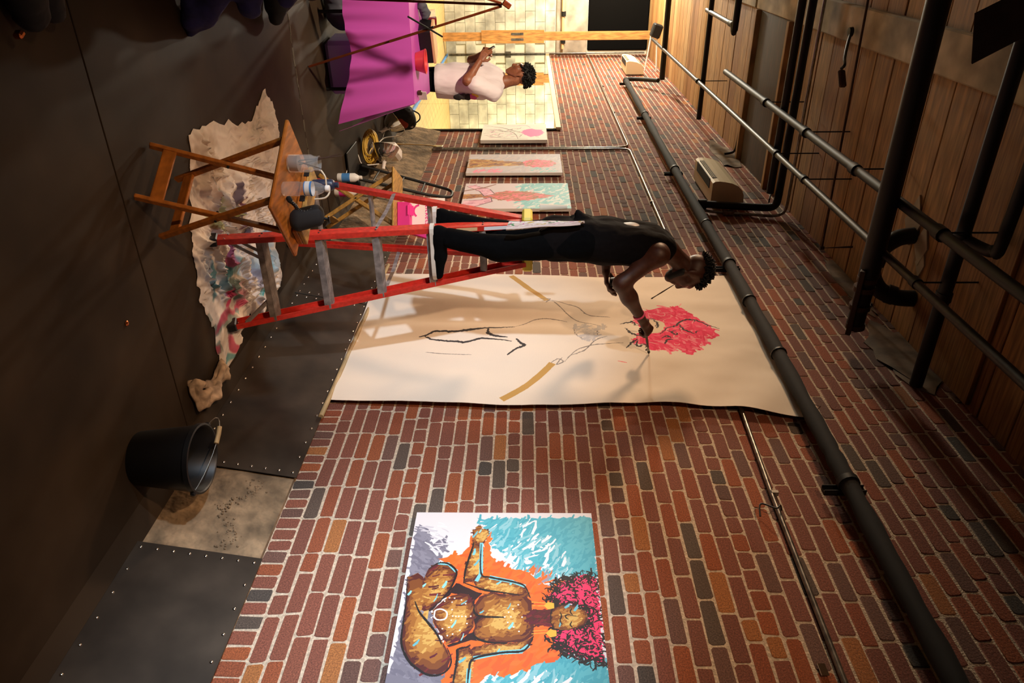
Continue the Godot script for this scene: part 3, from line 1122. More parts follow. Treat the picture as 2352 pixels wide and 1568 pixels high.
func make_hanging_canvas() -> void:
	var w := 1180
	var h := 1680
	var p := Pic.new(w, h, rgb(236, 224, 206), 5)
	var ink := rgb(52, 48, 50)
	for k in CANVAS:
		if k in ["hair", "hole"]:
			continue
		var sm := PackedVector2Array(smooth_path(Array(p.pts(CANVAS[k])), 7))
		if k.begins_with("g_"):
			p.stroke(sm, 25, rgb(198, 156, 84), false, 0.1)
		elif k.begins_with("b_"):
			for j in 3:
				p.stroke(p.rough(sm, 3.0, 40.0).slice(0, sm.size() - 1), 12.0 - j * 3.0, ink)
		elif k.begins_with("p_"):
			p.stroke(sm, 5, rgb(236, 120, 120))
		else:
			p.stroke(sm, 4.2, rgb(112, 104, 100))
			p.stroke(p.rough(sm, 4.0, 60.0).slice(0, sm.size() - 1), 2.4, rgb(156, 148, 138))
	p.daub(p.pts(CANVAS.f_4), [rgb(210, 204, 196), rgb(196, 192, 188)], 60, 60, 14, 0.6)
	var g := p.pts(CANVAS.hair)
	p.poly(p.rough(g, 8, 9), rgb(242, 58, 104))
	p.daub(g, [rgb(246, 74, 116), rgb(230, 40, 88), rgb(250, 130, 150)], 330, 46, 10, -0.7, 1.0)
	p.curl(g, rgb(250, 170, 170), 60, 30, 3)
	p.poly(p.rough(p.pts(CANVAS.hole), 5, 10), rgb(228, 208, 180))
	for c in CURLS:
		var sm := PackedVector2Array(smooth_path(Array(p.pts(c)), 6))
		p.stroke(p.rough(sm, 3.5, 30.0).slice(0, sm.size() - 1), 8, ink)
		p.curl(p.rough(sm, 12.0, 30.0), ink, 6, 24, 4)
	p.weave(0.06)
	var m := art_material("canvas_cloth", p, 0.9)
	var t := thing("hanging_canvas", "huge unprimed canvas hung from a dowel with a half-painted figure with pink hair", "canvas", Vector3(2.28, 0.55, -4.15))
	var lf := [[0.576, -5.028], [1.285, -4.993], [2.254, -4.927], [2.9, -4.962], [3.197, -5.0]]
	var rt := [[0.545, -3.355], [0.9, -3.33], [1.622, -3.286], [2.335, -3.318], [2.798, -3.278], [3.13, -3.191]]
	var edge := func(a: Array, q: float) -> float:
		for k in a.size() - 1:
			if q <= a[k + 1][0] or k == a.size() - 2:
				return lerpf(a[k][1], a[k + 1][1], clampf((q - a[k][0]) / (a[k + 1][0] - a[k][0]), 0, 1))
		return 0.0
	var nz := FastNoiseLite.new()
	nz.seed = 9
	nz.frequency = 1.0
	var s := Shape.new()
	var rows := 70
	var cols := 56
	var grid := []
	for r in rows + 1:
		var f := float(r) / rows
		var line := []
		for c in cols + 1:
			var e := float(c) / cols
			var ytop := lerpf(3.197, 3.14, e) - 0.03 * sin(PI * e)
			var ybot := lerpf(0.576, 0.55, e) - 0.03 * sin(PI * e)
			var y := lerpf(ytop, ybot, f)
			var z := lerpf(edge.call(lf, y), edge.call(rt, y), e)
			var hang := sin(PI * f)
			# drapes: shallow vertical folds, diagonal pulls from the top corners, a belly toward the foot
			var x := 2.282 - 0.012 * hang
			x += 0.004 * sin(z * 17.0 + 1.3 * sin(y * 2.0)) * (0.3 + 0.7 * f)
			x += 0.012 * nz.get_noise_2d(z * 1.6, y * 0.9)
			var dd := (1.0 - e) * 1.7
			x += 0.008 * sin((dd * 0.8 + f * 2.6) * 16.0) * exp(-4.0 * (1.0 - e)) * (1.0 - f)
			x -= 0.045 * exp(-pow((e - 0.26) / 0.11, 2)) * exp(-pow((f - 0.80) / 0.22, 2))
			x += 0.02 * exp(-pow((e - 0.42) / 0.05, 2)) * exp(-pow((f - 0.75) / 0.3, 2))
			line.append(Vector3(minf(x, 2.302), y, z))
		grid.append(line)
	s.sheet(grid, 0.0016)
	for k in s.v.size():
		s.uv[k] = Vector2((s.v[k].z + 5.15) * 600.0 / w, (3.25 - s.v[k].y) * 600.0 / h)
	part("cloth", s, m, t)
	s = Shape.new()
	s.tube([Vector3(2.30, 3.20, -5.10), Vector3(2.30, 3.135, -3.06)], 0.014, 12)
	part("top_dowel", s, M.dowel, t, "round pale wooden dowel")
	s = Shape.new()
	s.tube([Vector3(2.285, 0.57, -5.2), Vector3(2.285, 0.54, -3.19)], 0.014, 12)
	part("bottom_dowel", s, M.dowel, t, "round pale wooden dowel")
	for q in [-4.97, -4.14, -3.25]:
		s = Shape.new()
		s.tube([Vector3(2.30, 3.18, q), Vector3(2.255, 3.215, q), Vector3(2.24, 3.17, q), Vector3(2.27, 3.14, q + 0.01)], 0.0022, 6)
		part("tie", s, M.galvanised, t)

# ---------- bodies: joints with radii, joined by a smooth minimum and meshed as surface nets ----------
func flesh(s: Shape, bones: Array, cell: float, k := 55.0, fold := 0.0, fold_f := 8.0) -> void:
	# a bone is [from, to, radius, radius] or a lump [centre, radii, Basis]
	var lo := Vector3(1e9, 1e9, 1e9)
	var hi := -lo
	var mar := 2.2 / k + fold + cell * 2.0
	var boxes := []
	for b in bones:
		var l: Vector3
		var h: Vector3
		if b.size() == 4:
			l = (b[0] - Vector3.ONE * b[2]).min(b[1] - Vector3.ONE * b[3])
			h = (b[0] + Vector3.ONE * b[2]).max(b[1] + Vector3.ONE * b[3])
		else:
			var rr: float = maxf(b[1].x, maxf(b[1].y, b[1].z))
			l = b[0] - Vector3.ONE * rr
			h = b[0] + Vector3.ONE * rr
		l -= Vector3.ONE * mar
		h += Vector3.ONE * mar
		boxes.append([l, h])
		lo = lo.min(l)
		hi = hi.max(h)
	var nx := int((hi.x - lo.x) / cell) + 2
	var ny := int((hi.y - lo.y) / cell) + 2
	var nz := int((hi.z - lo.z) / cell) + 2
	var f := PackedFloat32Array()
	f.resize(nx * ny * nz)
	for bi in bones.size():
		var b: Array = bones[bi]
		var l: Vector3 = (boxes[bi][0] - lo) / cell
		var h: Vector3 = (boxes[bi][1] - lo) / cell
		var cap := b.size() == 4
		var a: Vector3 = b[0]
		var ab: Vector3 = b[1] - a if cap else Vector3.ZERO
		var ll := maxf(ab.length_squared(), 1e-9)
		var r0: float = b[2] if cap else 0.0
		var r1: float = b[3] if cap else 0.0
		var inv: Basis = b[2].transposed() if not cap else Basis()
		var rad: Vector3 = b[1] if not cap else Vector3.ONE
		var rm := minf(rad.x, minf(rad.y, rad.z))
		for x in range(maxi(0, int(l.x)), mini(nx, int(h.x) + 2)):
			for y in range(maxi(0, int(l.y)), mini(ny, int(h.y) + 2)):
				var at := (x * ny + y) * nz
				for z in range(maxi(0, int(l.z)), mini(nz, int(h.z) + 2)):
					var p := lo + Vector3(x, y, z) * cell - a
					var d: float
					if cap:
						var t := clampf(p.dot(ab) / ll, 0.0, 1.0)
						d = (p - ab * t).length() - (r0 + (r1 - r0) * t)
					else:
						d = (((inv * p) / rad).length() - 1.0) * rm
					if d < 0.12:
						f[at + z] += exp(-k * d)
	if fold > 0.0:
		var fn := FastNoiseLite.new()
		fn.seed = 21
		fn.frequency = 1.0
		fn.fractal_octaves = 3
		for x in nx:
			for y in ny:
				var at := (x * ny + y) * nz
				for z in nz:
					if f[at + z] > 0.02:
						var p := lo + Vector3(x, y, z) * cell
						f[at + z] *= exp(k * fold * fn.get_noise_3d(p.x * fold_f * 1.3, p.y * fold_f * 0.55, p.z * fold_f * 1.3))
	# surface nets at f = 1
	var ids := {}
	var sx := ny * nz
	var base := s.v.size()
	for x in nx - 1:
		for y in ny - 1:
			var at := x * sx + y * nz
			for z in nz - 1:
				var q := at + z
				var m := 0
				if f[q] > 1.0: m += 1
				if f[q + 1] > 1.0: m += 1
				if f[q + nz] > 1.0: m += 1
				if f[q + nz + 1] > 1.0: m += 1
				if f[q + sx] > 1.0: m += 1
				if f[q + sx + 1] > 1.0: m += 1
				if f[q + sx + nz] > 1.0: m += 1
				if f[q + sx + nz + 1] > 1.0: m += 1
				if m == 0 or m == 8:
					continue
				var sum := Vector3.ZERO
				var cnt := 0
				var g := []
				for c in 8:
					g.append(log(maxf(f[q + (c >> 2) * sx + ((c >> 1) & 1) * nz + (c & 1)], 1e-6)))
				for e in [[0, 1], [2, 3], [4, 5], [6, 7], [0, 2], [1, 3], [4, 6], [5, 7], [0, 4], [1, 5], [2, 6], [3, 7]]:
					var u: float = g[e[0]]
					var w: float = g[e[1]]
					if (u > 0.0) != (w > 0.0):
						var t := u / (u - w)
						var pa := Vector3(e[0] >> 2, (e[0] >> 1) & 1, e[0] & 1)
						var pb := Vector3(e[1] >> 2, (e[1] >> 1) & 1, e[1] & 1)
						sum += pa.lerp(pb, t)
						cnt += 1
				var grad := Vector3(g[4] + g[5] + g[6] + g[7] - g[0] - g[1] - g[2] - g[3], g[2] + g[3] + g[6] + g[7] - g[0] - g[1] - g[4] - g[5], g[1] + g[3] + g[5] + g[7] - g[0] - g[2] - g[4] - g[6])
				ids[q] = s.vert(lo + (Vector3(x, y, z) + sum / cnt) * cell, (-grad).normalized())
	for q in ids:
		for ax in 3:
			var d: int = [sx, nz, 1][ax]
			var d1: int = [nz, 1, sx][ax]
			var d2: int = [1, sx, nz][ax]
			var a := f[q] > 1.0
			var b := f[q + d] > 1.0
			if a == b or not (ids.has(q - d1) and ids.has(q - d2) and ids.has(q - d1 - d2)):
				continue
			var i0: int = ids[q]
			var i1: int = ids[q - d1]
			var i2: int = ids[q - d1 - d2]
			var i3: int = ids[q - d2]
			if a:
				s.tri3(i0, i1, i2)
				s.tri3(i0, i2, i3)
			else:
				s.tri3(i0, i2, i1)
				s.tri3(i0, i3, i2)

func head_bones(c: Vector3, fw: Vector3, up: Vector3, k := 1.0) -> Array:
	var sd := fw.cross(up).normalized()
	var bs := Basis(sd, up, -fw)
	var P := func(x: float, y: float, z: float) -> Vector3: return c + (sd * x + up * y + fw * z) * k
	var o := [[P.call(0, 0.035, -0.012), Vector3(0.073, 0.083, 0.094) * k, bs], [P.call(0, -0.015, 0.035), Vector3(0.062, 0.085, 0.058) * k, bs]]
	for e in [-1.0, 1.0]:
		o.append([P.call(0.048 * e, -0.045, 0.0), P.call(0.014 * e, -0.098, 0.07), 0.022 * k, 0.018 * k])
		o.append([P.call(0.04 * e, -0.01, 0.068), P.call(0.05 * e, -0.005, 0.05), 0.02 * k, 0.02 * k])
		o.append([P.call(0.012 * e, 0.036, 0.088), P.call(0.045 * e, 0.034, 0.07), 0.011 * k, 0.010 * k])
		o.append([P.call(0.074 * e, 0.002, -0.012), Vector3(0.009, 0.030, 0.018) * k, bs])
		o.append([P.call(0.003 * e, -0.032, 0.098), P.call(0.012 * e, -0.034, 0.094), 0.009 * k, 0.007 * k])
	o.append([P.call(0, 0.024, 0.09), P.call(0, -0.026, 0.112), 0.009 * k, 0.011 * k])
	o.append([P.call(-0.018, -0.06, 0.086), P.call(0.018, -0.06, 0.086), 0.009 * k, 0.009 * k])
	o.append([P.call(-0.016, -0.073, 0.084), P.call(0.016, -0.073, 0.084), 0.009 * k, 0.009 * k])
	o.append([P.call(0, -0.098, 0.076), P.call(0, -0.085, 0.06), 0.019 * k, 0.022 * k])
	return o

func hand_bones(wrist: Vector3, d: Vector3, nrm: Vector3, thumb: Vector3, curl: Array, k := 1.0) -> Array:
	# d: along the palm, nrm: the side the fingers close toward, thumb: the side the thumb is on
	var o := []
	for j in 4:
		var side := thumb * (0.027 - 0.018 * j) * k
		var root := wrist + d * (0.088 - 0.004 * absf(j - 1.2)) * k + side
		o.append([wrist + d * 0.018 * k + side * 0.6, root, 0.0135 * k, 0.0105 * k])
		var dir := d
		var p := root
		var ln: float = [0.043, 0.048, 0.045, 0.035][j] * k
		for ph in 3:
			var a: float = curl[j] * [0.8, 1.0, 0.7][ph]
			dir = dir.rotated(d.cross(nrm).normalized(), a).normalized()
			var q := p + dir * ln
			o.append([p, q, (0.0092 - 0.0006 * ph) * k, (0.0086 - 0.0007 * ph) * k])
			p = q
			ln *= 0.66
	var tp := wrist + d * 0.022 * k + thumb * 0.024 * k + nrm * 0.006 * k
	var td := (d * 0.62 + thumb * 0.62 + nrm * 0.48).normalized()
	var t1 := tp + td * 0.042 * k
	var t2: Vector3 = t1 + (td * 0.6 + d * 0.6 + nrm * curl[4] - thumb * 0.25).normalized() * 0.033 * k
	var t3: Vector3 = t2 + (d * 0.7 + nrm * curl[4] * 1.2 - thumb * 0.5).normalized() * 0.026 * k
	o.append([tp, t1, 0.0145 * k, 0.0115 * k])
	o.append([t1, t2, 0.0108 * k, 0.0095 * k])
	o.append([t2, t3, 0.0095 * k, 0.0082 * k])
	return o

func tufts(s: Shape, c: Vector3, fw: Vector3, up: Vector3, rad: Vector3, n: int, len: float, r: float, sd: int, keep: Callable) -> void:
	var rr := RandomNumberGenerator.new()
	rr.seed = sd
	var side := fw.cross(up).normalized()
	for k in n:
		var q := Vector3(rr.randfn(), rr.randfn(), rr.randfn()).normalized()
		if not keep.call(q):
			continue
		var p := c + side * q.x * rad.x + up * q.y * rad.y + fw * q.z * rad.z
		var o := (side * q.x + up * q.y + fw * q.z).normalized()
		var bend := Vector3(rr.randfn(), rr.randfn(), rr.randfn()) * 0.35
		var l := len * rr.randf_range(0.6, 1.2)
		s.tube([p - o * 0.006, p + o * l * 0.5, p + (o + bend).normalized() * l], [r, r * 0.95, r * 0.55], 5)

func person_material(called: String, c: Color, rough: float) -> StandardMaterial3D:
	return mat(called, c, rough, 0.0, T.fine, Vector3(2.5, 2.5, 2.5))

func make_painter() -> void:
	person_material("deep_skin", rgb(84, 45, 29), 0.5)
	person_material("black_jersey", rgb(17, 13, 13), 0.95)
	person_material("black_denim", rgb(9, 9, 10), 1.0)
	M.black_denim.metallic_specular = 0.2
	M.black_jersey.metallic_specular = 0.25
	person_material("black_hair", rgb(13, 11, 10), 0.7)
	mat("eye_white", rgb(214, 204, 192), 0.25)
	mat("sole", rgb(216, 206, 192), 0.7)
	mat("hot_pink", rgb(238, 84, 120), 0.5)
	var t := thing("person", "person in black tank top and trousers painting from the ladder", "person", Vector3(1.58, 1.13, -3.88))
	var V := func(x: float, y: float, z: float) -> Vector3: return Vector3(x, y, z)
	var rhip := Vector3(1.54, 1.90, -3.80)
	var lhip := Vector3(1.55, 1.90, -3.96)
	var rkn := Vector3(1.568, 1.50, -3.79)
	var lkn := Vector3(1.548, 1.49, -3.97)
	var ran := Vector3(1.513, 1.20, -3.80)
	var lan := Vector3(1.475, 1.20, -3.97)
	var neck := Vector3(1.615, 2.44, -3.88)
	var rsh := Vector3(1.585, 2.365, -3.735)
	var lsh := Vector3(1.60, 2.37, -4.025)
	var relb := Vector3(1.735, 2.168, -3.685)
	var rwr := Vector3(2.008, 2.318, -3.75)
	var lelb := Vector3(1.66, 2.14, -4.10)
	var lwr := Vector3(1.815, 2.122, -4.06)
	var hc := Vector3(1.745, 2.580, -3.88)
	var fw := Vector3(0.955, -0.29, 0.06).normalized()
	var up := (Vector3(0.29, 0.955, 0) - fw * fw.dot(Vector3(0.29, 0.955, 0))).normalized()
	var s := Shape.new()
	var body := [[rhip, rkn, 0.075, 0.052], [rkn, ran, 0.05, 0.036], [lhip, lkn, 0.075, 0.052], [lkn, lan, 0.05, 0.036],
		[ran + Vector3(-0.02, -0.05, 0), ran + Vector3(0.17, -0.05, 0), 0.034, 0.026], [lan + Vector3(-0.02, -0.05, 0), lan + Vector3(0.17, -0.05, 0), 0.034, 0.026],
		[Vector3(1.545, 1.93, -3.84), Vector3(1.545, 1.93, -3.92), 0.085, 0.085], [Vector3(1.54, 1.95, -3.88), Vector3(1.57, 2.22, -3.88), 0.10, 0.105],
		[Vector3(1.575, 2.24, -3.82), Vector3(1.575, 2.24, -3.94), 0.095, 0.095], [rsh, lsh, 0.062, 0.062], [Vector3(1.585, 2.3, -3.88), neck, 0.075, 0.055],
		[neck, Vector3(1.695, 2.53, -3.88), 0.054, 0.052], [rsh, relb, 0.050, 0.039], [relb, relb.lerp(rwr, 0.35), 0.040, 0.040], [relb.lerp(rwr, 0.35), rwr, 0.040, 0.026],
		[lsh, lelb, 0.050, 0.039], [lelb, lwr, 0.040, 0.026], [hc, hc + up * 0.02, 0.06, 0.06]]
	flesh(s, body, 0.012, 60.0)
	flesh(s, head_bones(hc, fw, up) + [[neck + Vector3(0.03, 0.04, 0), hc - up * 0.05 - fw * 0.03, 0.052, 0.05]], 0.0042, 160.0)
	var d := Vector3(0.84, 0.53, -0.13).normalized()
	var nr := Vector3(0.35, -0.66, -0.66)
	nr = (nr - d * nr.dot(d)).normalized()
	flesh(s, hand_bones(rwr, d, nr, d.cross(nr).normalized() * 1.0, [1.15, 1.2, 1.25, 1.3, 0.7]) + [[rwr - d * 0.04, rwr + d * 0.02, 0.026, 0.024]], 0.0038, 220.0)
	var d2 := Vector3(0.97, 0.08, 0.22).normalized()
	var n2 := Vector3(-0.1, 1.0, 0.0)
	n2 = (n2 - d2 * n2.dot(d2)).normalized()
	flesh(s, hand_bones(lwr, d2, n2, d2.cross(n2).normalized() * -1.0, [0.45, 0.4, 0.42, 0.5, 0.5]) + [[lwr - d2 * 0.04, lwr + d2 * 0.02, 0.026, 0.024]], 0.0038, 220.0)
	part("body", s, M.deep_skin, t)
	# clothing
	s = Shape.new()
	flesh(s, [[rhip + Vector3(0, 0.06, 0), rkn, 0.092, 0.067], [rkn, ran + Vector3(-0.005, 0.01, 0), 0.066, 0.055], [lhip + Vector3(0, 0.06, 0), lkn, 0.092, 0.067], [lkn, lan + Vector3(-0.005, 0.01, 0), 0.066, 0.055],
		[Vector3(1.54, 1.95, -3.83), Vector3(1.54, 1.95, -3.93), 0.112, 0.112]], 0.012, 60.0, 0.006)
	part("trousers", s, M.black_denim, t)
	s = Shape.new()
	flesh(s, [[Vector3(1.545, 1.80, -3.82), Vector3(1.56, 2.1, -3.83), 0.108, 0.108], [Vector3(1.545, 1.80, -3.94), Vector3(1.56, 2.1, -3.93), 0.108, 0.108], [Vector3(1.56, 2.1, -3.83), Vector3(1.575, 2.27, -3.82), 0.108, 0.104], [Vector3(1.56, 2.1, -3.93), Vector3(1.575, 2.27, -3.94), 0.108, 0.104],
		[Vector3(1.575, 2.27, -3.80), Vector3(1.595, 2.405, -3.815), 0.088, 0.050], [Vector3(1.575, 2.27, -3.96), Vector3(1.595, 2.405, -3.945), 0.088, 0.050], [Vector3(1.575, 2.36, -3.83), Vector3(1.575, 2.36, -3.93), 0.088, 0.088], [Vector3(1.59, 2.43, -3.84), Vector3(1.59, 2.43, -3.92), 0.052, 0.052],
		[Vector3(1.47, 1.99, -3.88), Vector3(1.40, 1.93, -3.9), 0.05, 0.018], [Vector3(1.47, 1.98, -3.8), Vector3(1.44, 1.82, -3.8), 0.05, 0.03]], 0.012, 60.0, 0.009)
	part("tank_top", s, M.black_jersey, t)
	for q in [[ran, 0], [lan, 1]]:
		var a: Vector3 = q[0]
		s = Shape.new()
		flesh(s, [[a + Vector3(-0.035, -0.045, 0), a + Vector3(0.10, -0.047, 0), 0.042, 0.040], [a + Vector3(0.10, -0.05, 0), a + Vector3(0.215, -0.058, 0), 0.040, 0.029], [a + Vector3(-0.01, 0.0, 0), a + Vector3(0.0, -0.03, 0), 0.046, 0.046]], 0.009, 80.0)
		for k in s.v.size():
			s.v[k].y = maxf(s.v[k].y, a.y - 0.071)
		var sh := part("shoe", s, M.black_denim, t)
		s = Shape.new()
		var ol := []
		for p in [Vector2(-0.085, 0), Vector2(-0.07, 0.036), Vector2(0.02, 0.036), Vector2(0.13, 0.046), Vector2(0.21, 0.036), Vector2(0.25, 0.0), Vector2(0.21, -0.036), Vector2(0.13, -0.044), Vector2(0.02, -0.036), Vector2(-0.07, -0.036)]:
			ol.append(p)
		ol = smooth_path(ol, 3, true)
		var ring := []
		for p in ol:
			ring.append(Vector3(a.x + p.x, a.y - 0.088, a.z - p.y))
		s.prism(ring, Vector3(0, 0.022, 0))
		part("sole", s, M.sole, sh, "pale rubber sole")
	s = Shape.new()
	tufts(s, hc + up * 0.035 - fw * 0.012, fw, up, Vector3(0.072, 0.088, 0.095), 900, 0.028, 0.0058, 3, func(q): return q.y > 0.12 + 0.25 * maxf(0.0, absf(q.x) - 0.4) and (q.z < 0.72 or q.y > 0.5))
	flesh(s, [[hc + up * 0.058 - fw * 0.012, Vector3(0.068, 0.072, 0.09), Basis(fw.cross(up), up, -fw)]], 0.007, 120.0)
	part("hair", s, M.black_hair, t, "short black twisted hair")
	s = Shape.new()
	flesh(s, [[hc - up * 0.10 + fw * 0.068, hc - up * 0.085 + fw * 0.04, 0.021, 0.024], [hc - up * 0.095 + fw * 0.06 + fw.cross(up) * 0.02, hc - up * 0.05 + fw * 0.0 + fw.cross(up) * 0.053, 0.019, 0.0215], [hc - up * 0.095 + fw * 0.06 - fw.cross(up) * 0.02, hc - up * 0.05 + fw * 0.0 - fw.cross(up) * 0.053, 0.019, 0.0215]], 0.006, 160.0)
	part("beard", s, M.black_hair, t)
	for e in [-1.0, 1.0]:
		s = Shape.new()
		var c: Vector3 = hc + fw.cross(up).normalized() * 0.031 * e + up * 0.012 + fw * 0.082
		s.lathe([Vector2(0, -0.011), Vector2(0.008, -0.007), Vector2(0.011, 0), Vector2(0.008, 0.007), Vector2(0, 0.011)], c, 10)
		part("eye", s, M.eye_white, t)
	s = Shape.new()
	var ring2 := []
	var wd := (rwr - relb).normalized()
	var w1 := wd.cross(Vector3.UP).normalized()
	var w2 := w1.cross(wd)
	var wc := relb.lerp(rwr, 0.82)
	for k in 17:
		ring2.append(wc + (w1 * cos(TAU * k / 16) + w2 * sin(TAU * k / 16)) * 0.0325)
	s.tube(ring2, 0.006, 6, false)
	part("wristband", s, M.hot_pink, t, "thin pink wristband")
	# things in hand, mouth and pocket
	var tip := Vector3(2.268, 2.384, -3.822)
	var grip := rwr + d * 0.088 + nr * 0.030
	brush(tip, (tip - grip).normalized(), (tip - grip).length() + 0.055, 0.008, "black-tipped paint brush held against the hanging canvas", 0.03)
	brush(Vector3(1.918, 2.372, -3.862), (Vector3(1.918, 2.372, -3.862) - Vector3(1.842, 2.492, -3.88)).normalized(), 0.165, 0.004, "thin dark paint brush held in the painter's mouth", 0.014)
	var cup := thing("paint_pot", "small black paint pot in the painter's lower hand", "pot", lwr + d2 * 0.085 + n2 * 0.02)
	s = Shape.new()
	s.lathe([Vector2(0.0, 0.0), Vector2(0.03, 0.0), Vector2(0.036, 0.07), Vector2(0.033, 0.07), Vector2(0.029, 0.006), Vector2(0.0, 0.006)], lwr + d2 * 0.085 + n2 * 0.019, 18)
	part("pot", s, M.black_plastic, cup)
	s = Shape.new()
	s.lathe([Vector2(0.0, 0.058), Vector2(0.034, 0.058)], lwr + d2 * 0.085 + n2 * 0.019, 18)
	part("paint", s, M.paint_black, cup)
	s = Shape.new()
	var g := []
	for r in 22:
		var line := []
		for c in 12:
			var e := c / 11.0
			var f := r / 21.0
			line.append(Vector3(1.412 + 0.012 * sin(e * 9.0) * (0.3 + f) - 0.01 * (1 - f), 1.945 - 0.40 * f + 0.012 * sin(e * 5.0), -3.75 + (e - 0.5) * (0.03 + 0.045 * f) + 0.006 * sin(f * 9.0)))
		g.append(line)
	s.sheet(g, 0.012)
	solo("paint_rag", s, M.stained_cloth, "long paint-smeared white rag hanging from the painter's back pocket", "rag")
	s = Shape.new()
	g = []
	for r in 12:
		var line := []
		for c in 14:
			var a := TAU * 0.8 * c / 13.0
			var f := r / 11.0
			line.append(Vector3(1.44 + 0.022 * cos(a) * (1 - 0.5 * f), 1.72 + 0.16 * f, -4.10 + 0.025 * sin(a) * (1 - 0.6 * f)))
		g.append(line)
	s.sheet(g, 0.002)
	solo("paper_roll", s, M.paper, "loosely rolled sheet of cream paper tucked behind the painter's hip", "paper")

func brush(tip: Vector3, d: Vector3, l: float, r: float, label: String, hair: float, parent_label := "") -> Node3D:
	var t := thing("paint_brush", label, "brush", tip - d * l)
	var s := Shape.new()
	s.tube([tip - d * l, tip - d * (l * 0.8), tip - d * (l * 0.45), tip - d * (hair + 0.025)], [r * 0.35, r * 0.75, r, r * 0.7], 8)
	part("handle", s, M.brush_handle, t)
	s = Shape.new()
	s.tube([tip - d * (hair + 0.028), tip - d * hair], [r * 0.72, r * 0.9], 10)
	part("ferrule", s, M.galvanised, t)
	s = Shape.new()
	s.tube([tip - d * hair, tip - d * hair * 0.5, tip], [r * 0.85, r * 1.1, r * 0.2], 10)
	part("bristles", s, M.black_hair, t)
	return t

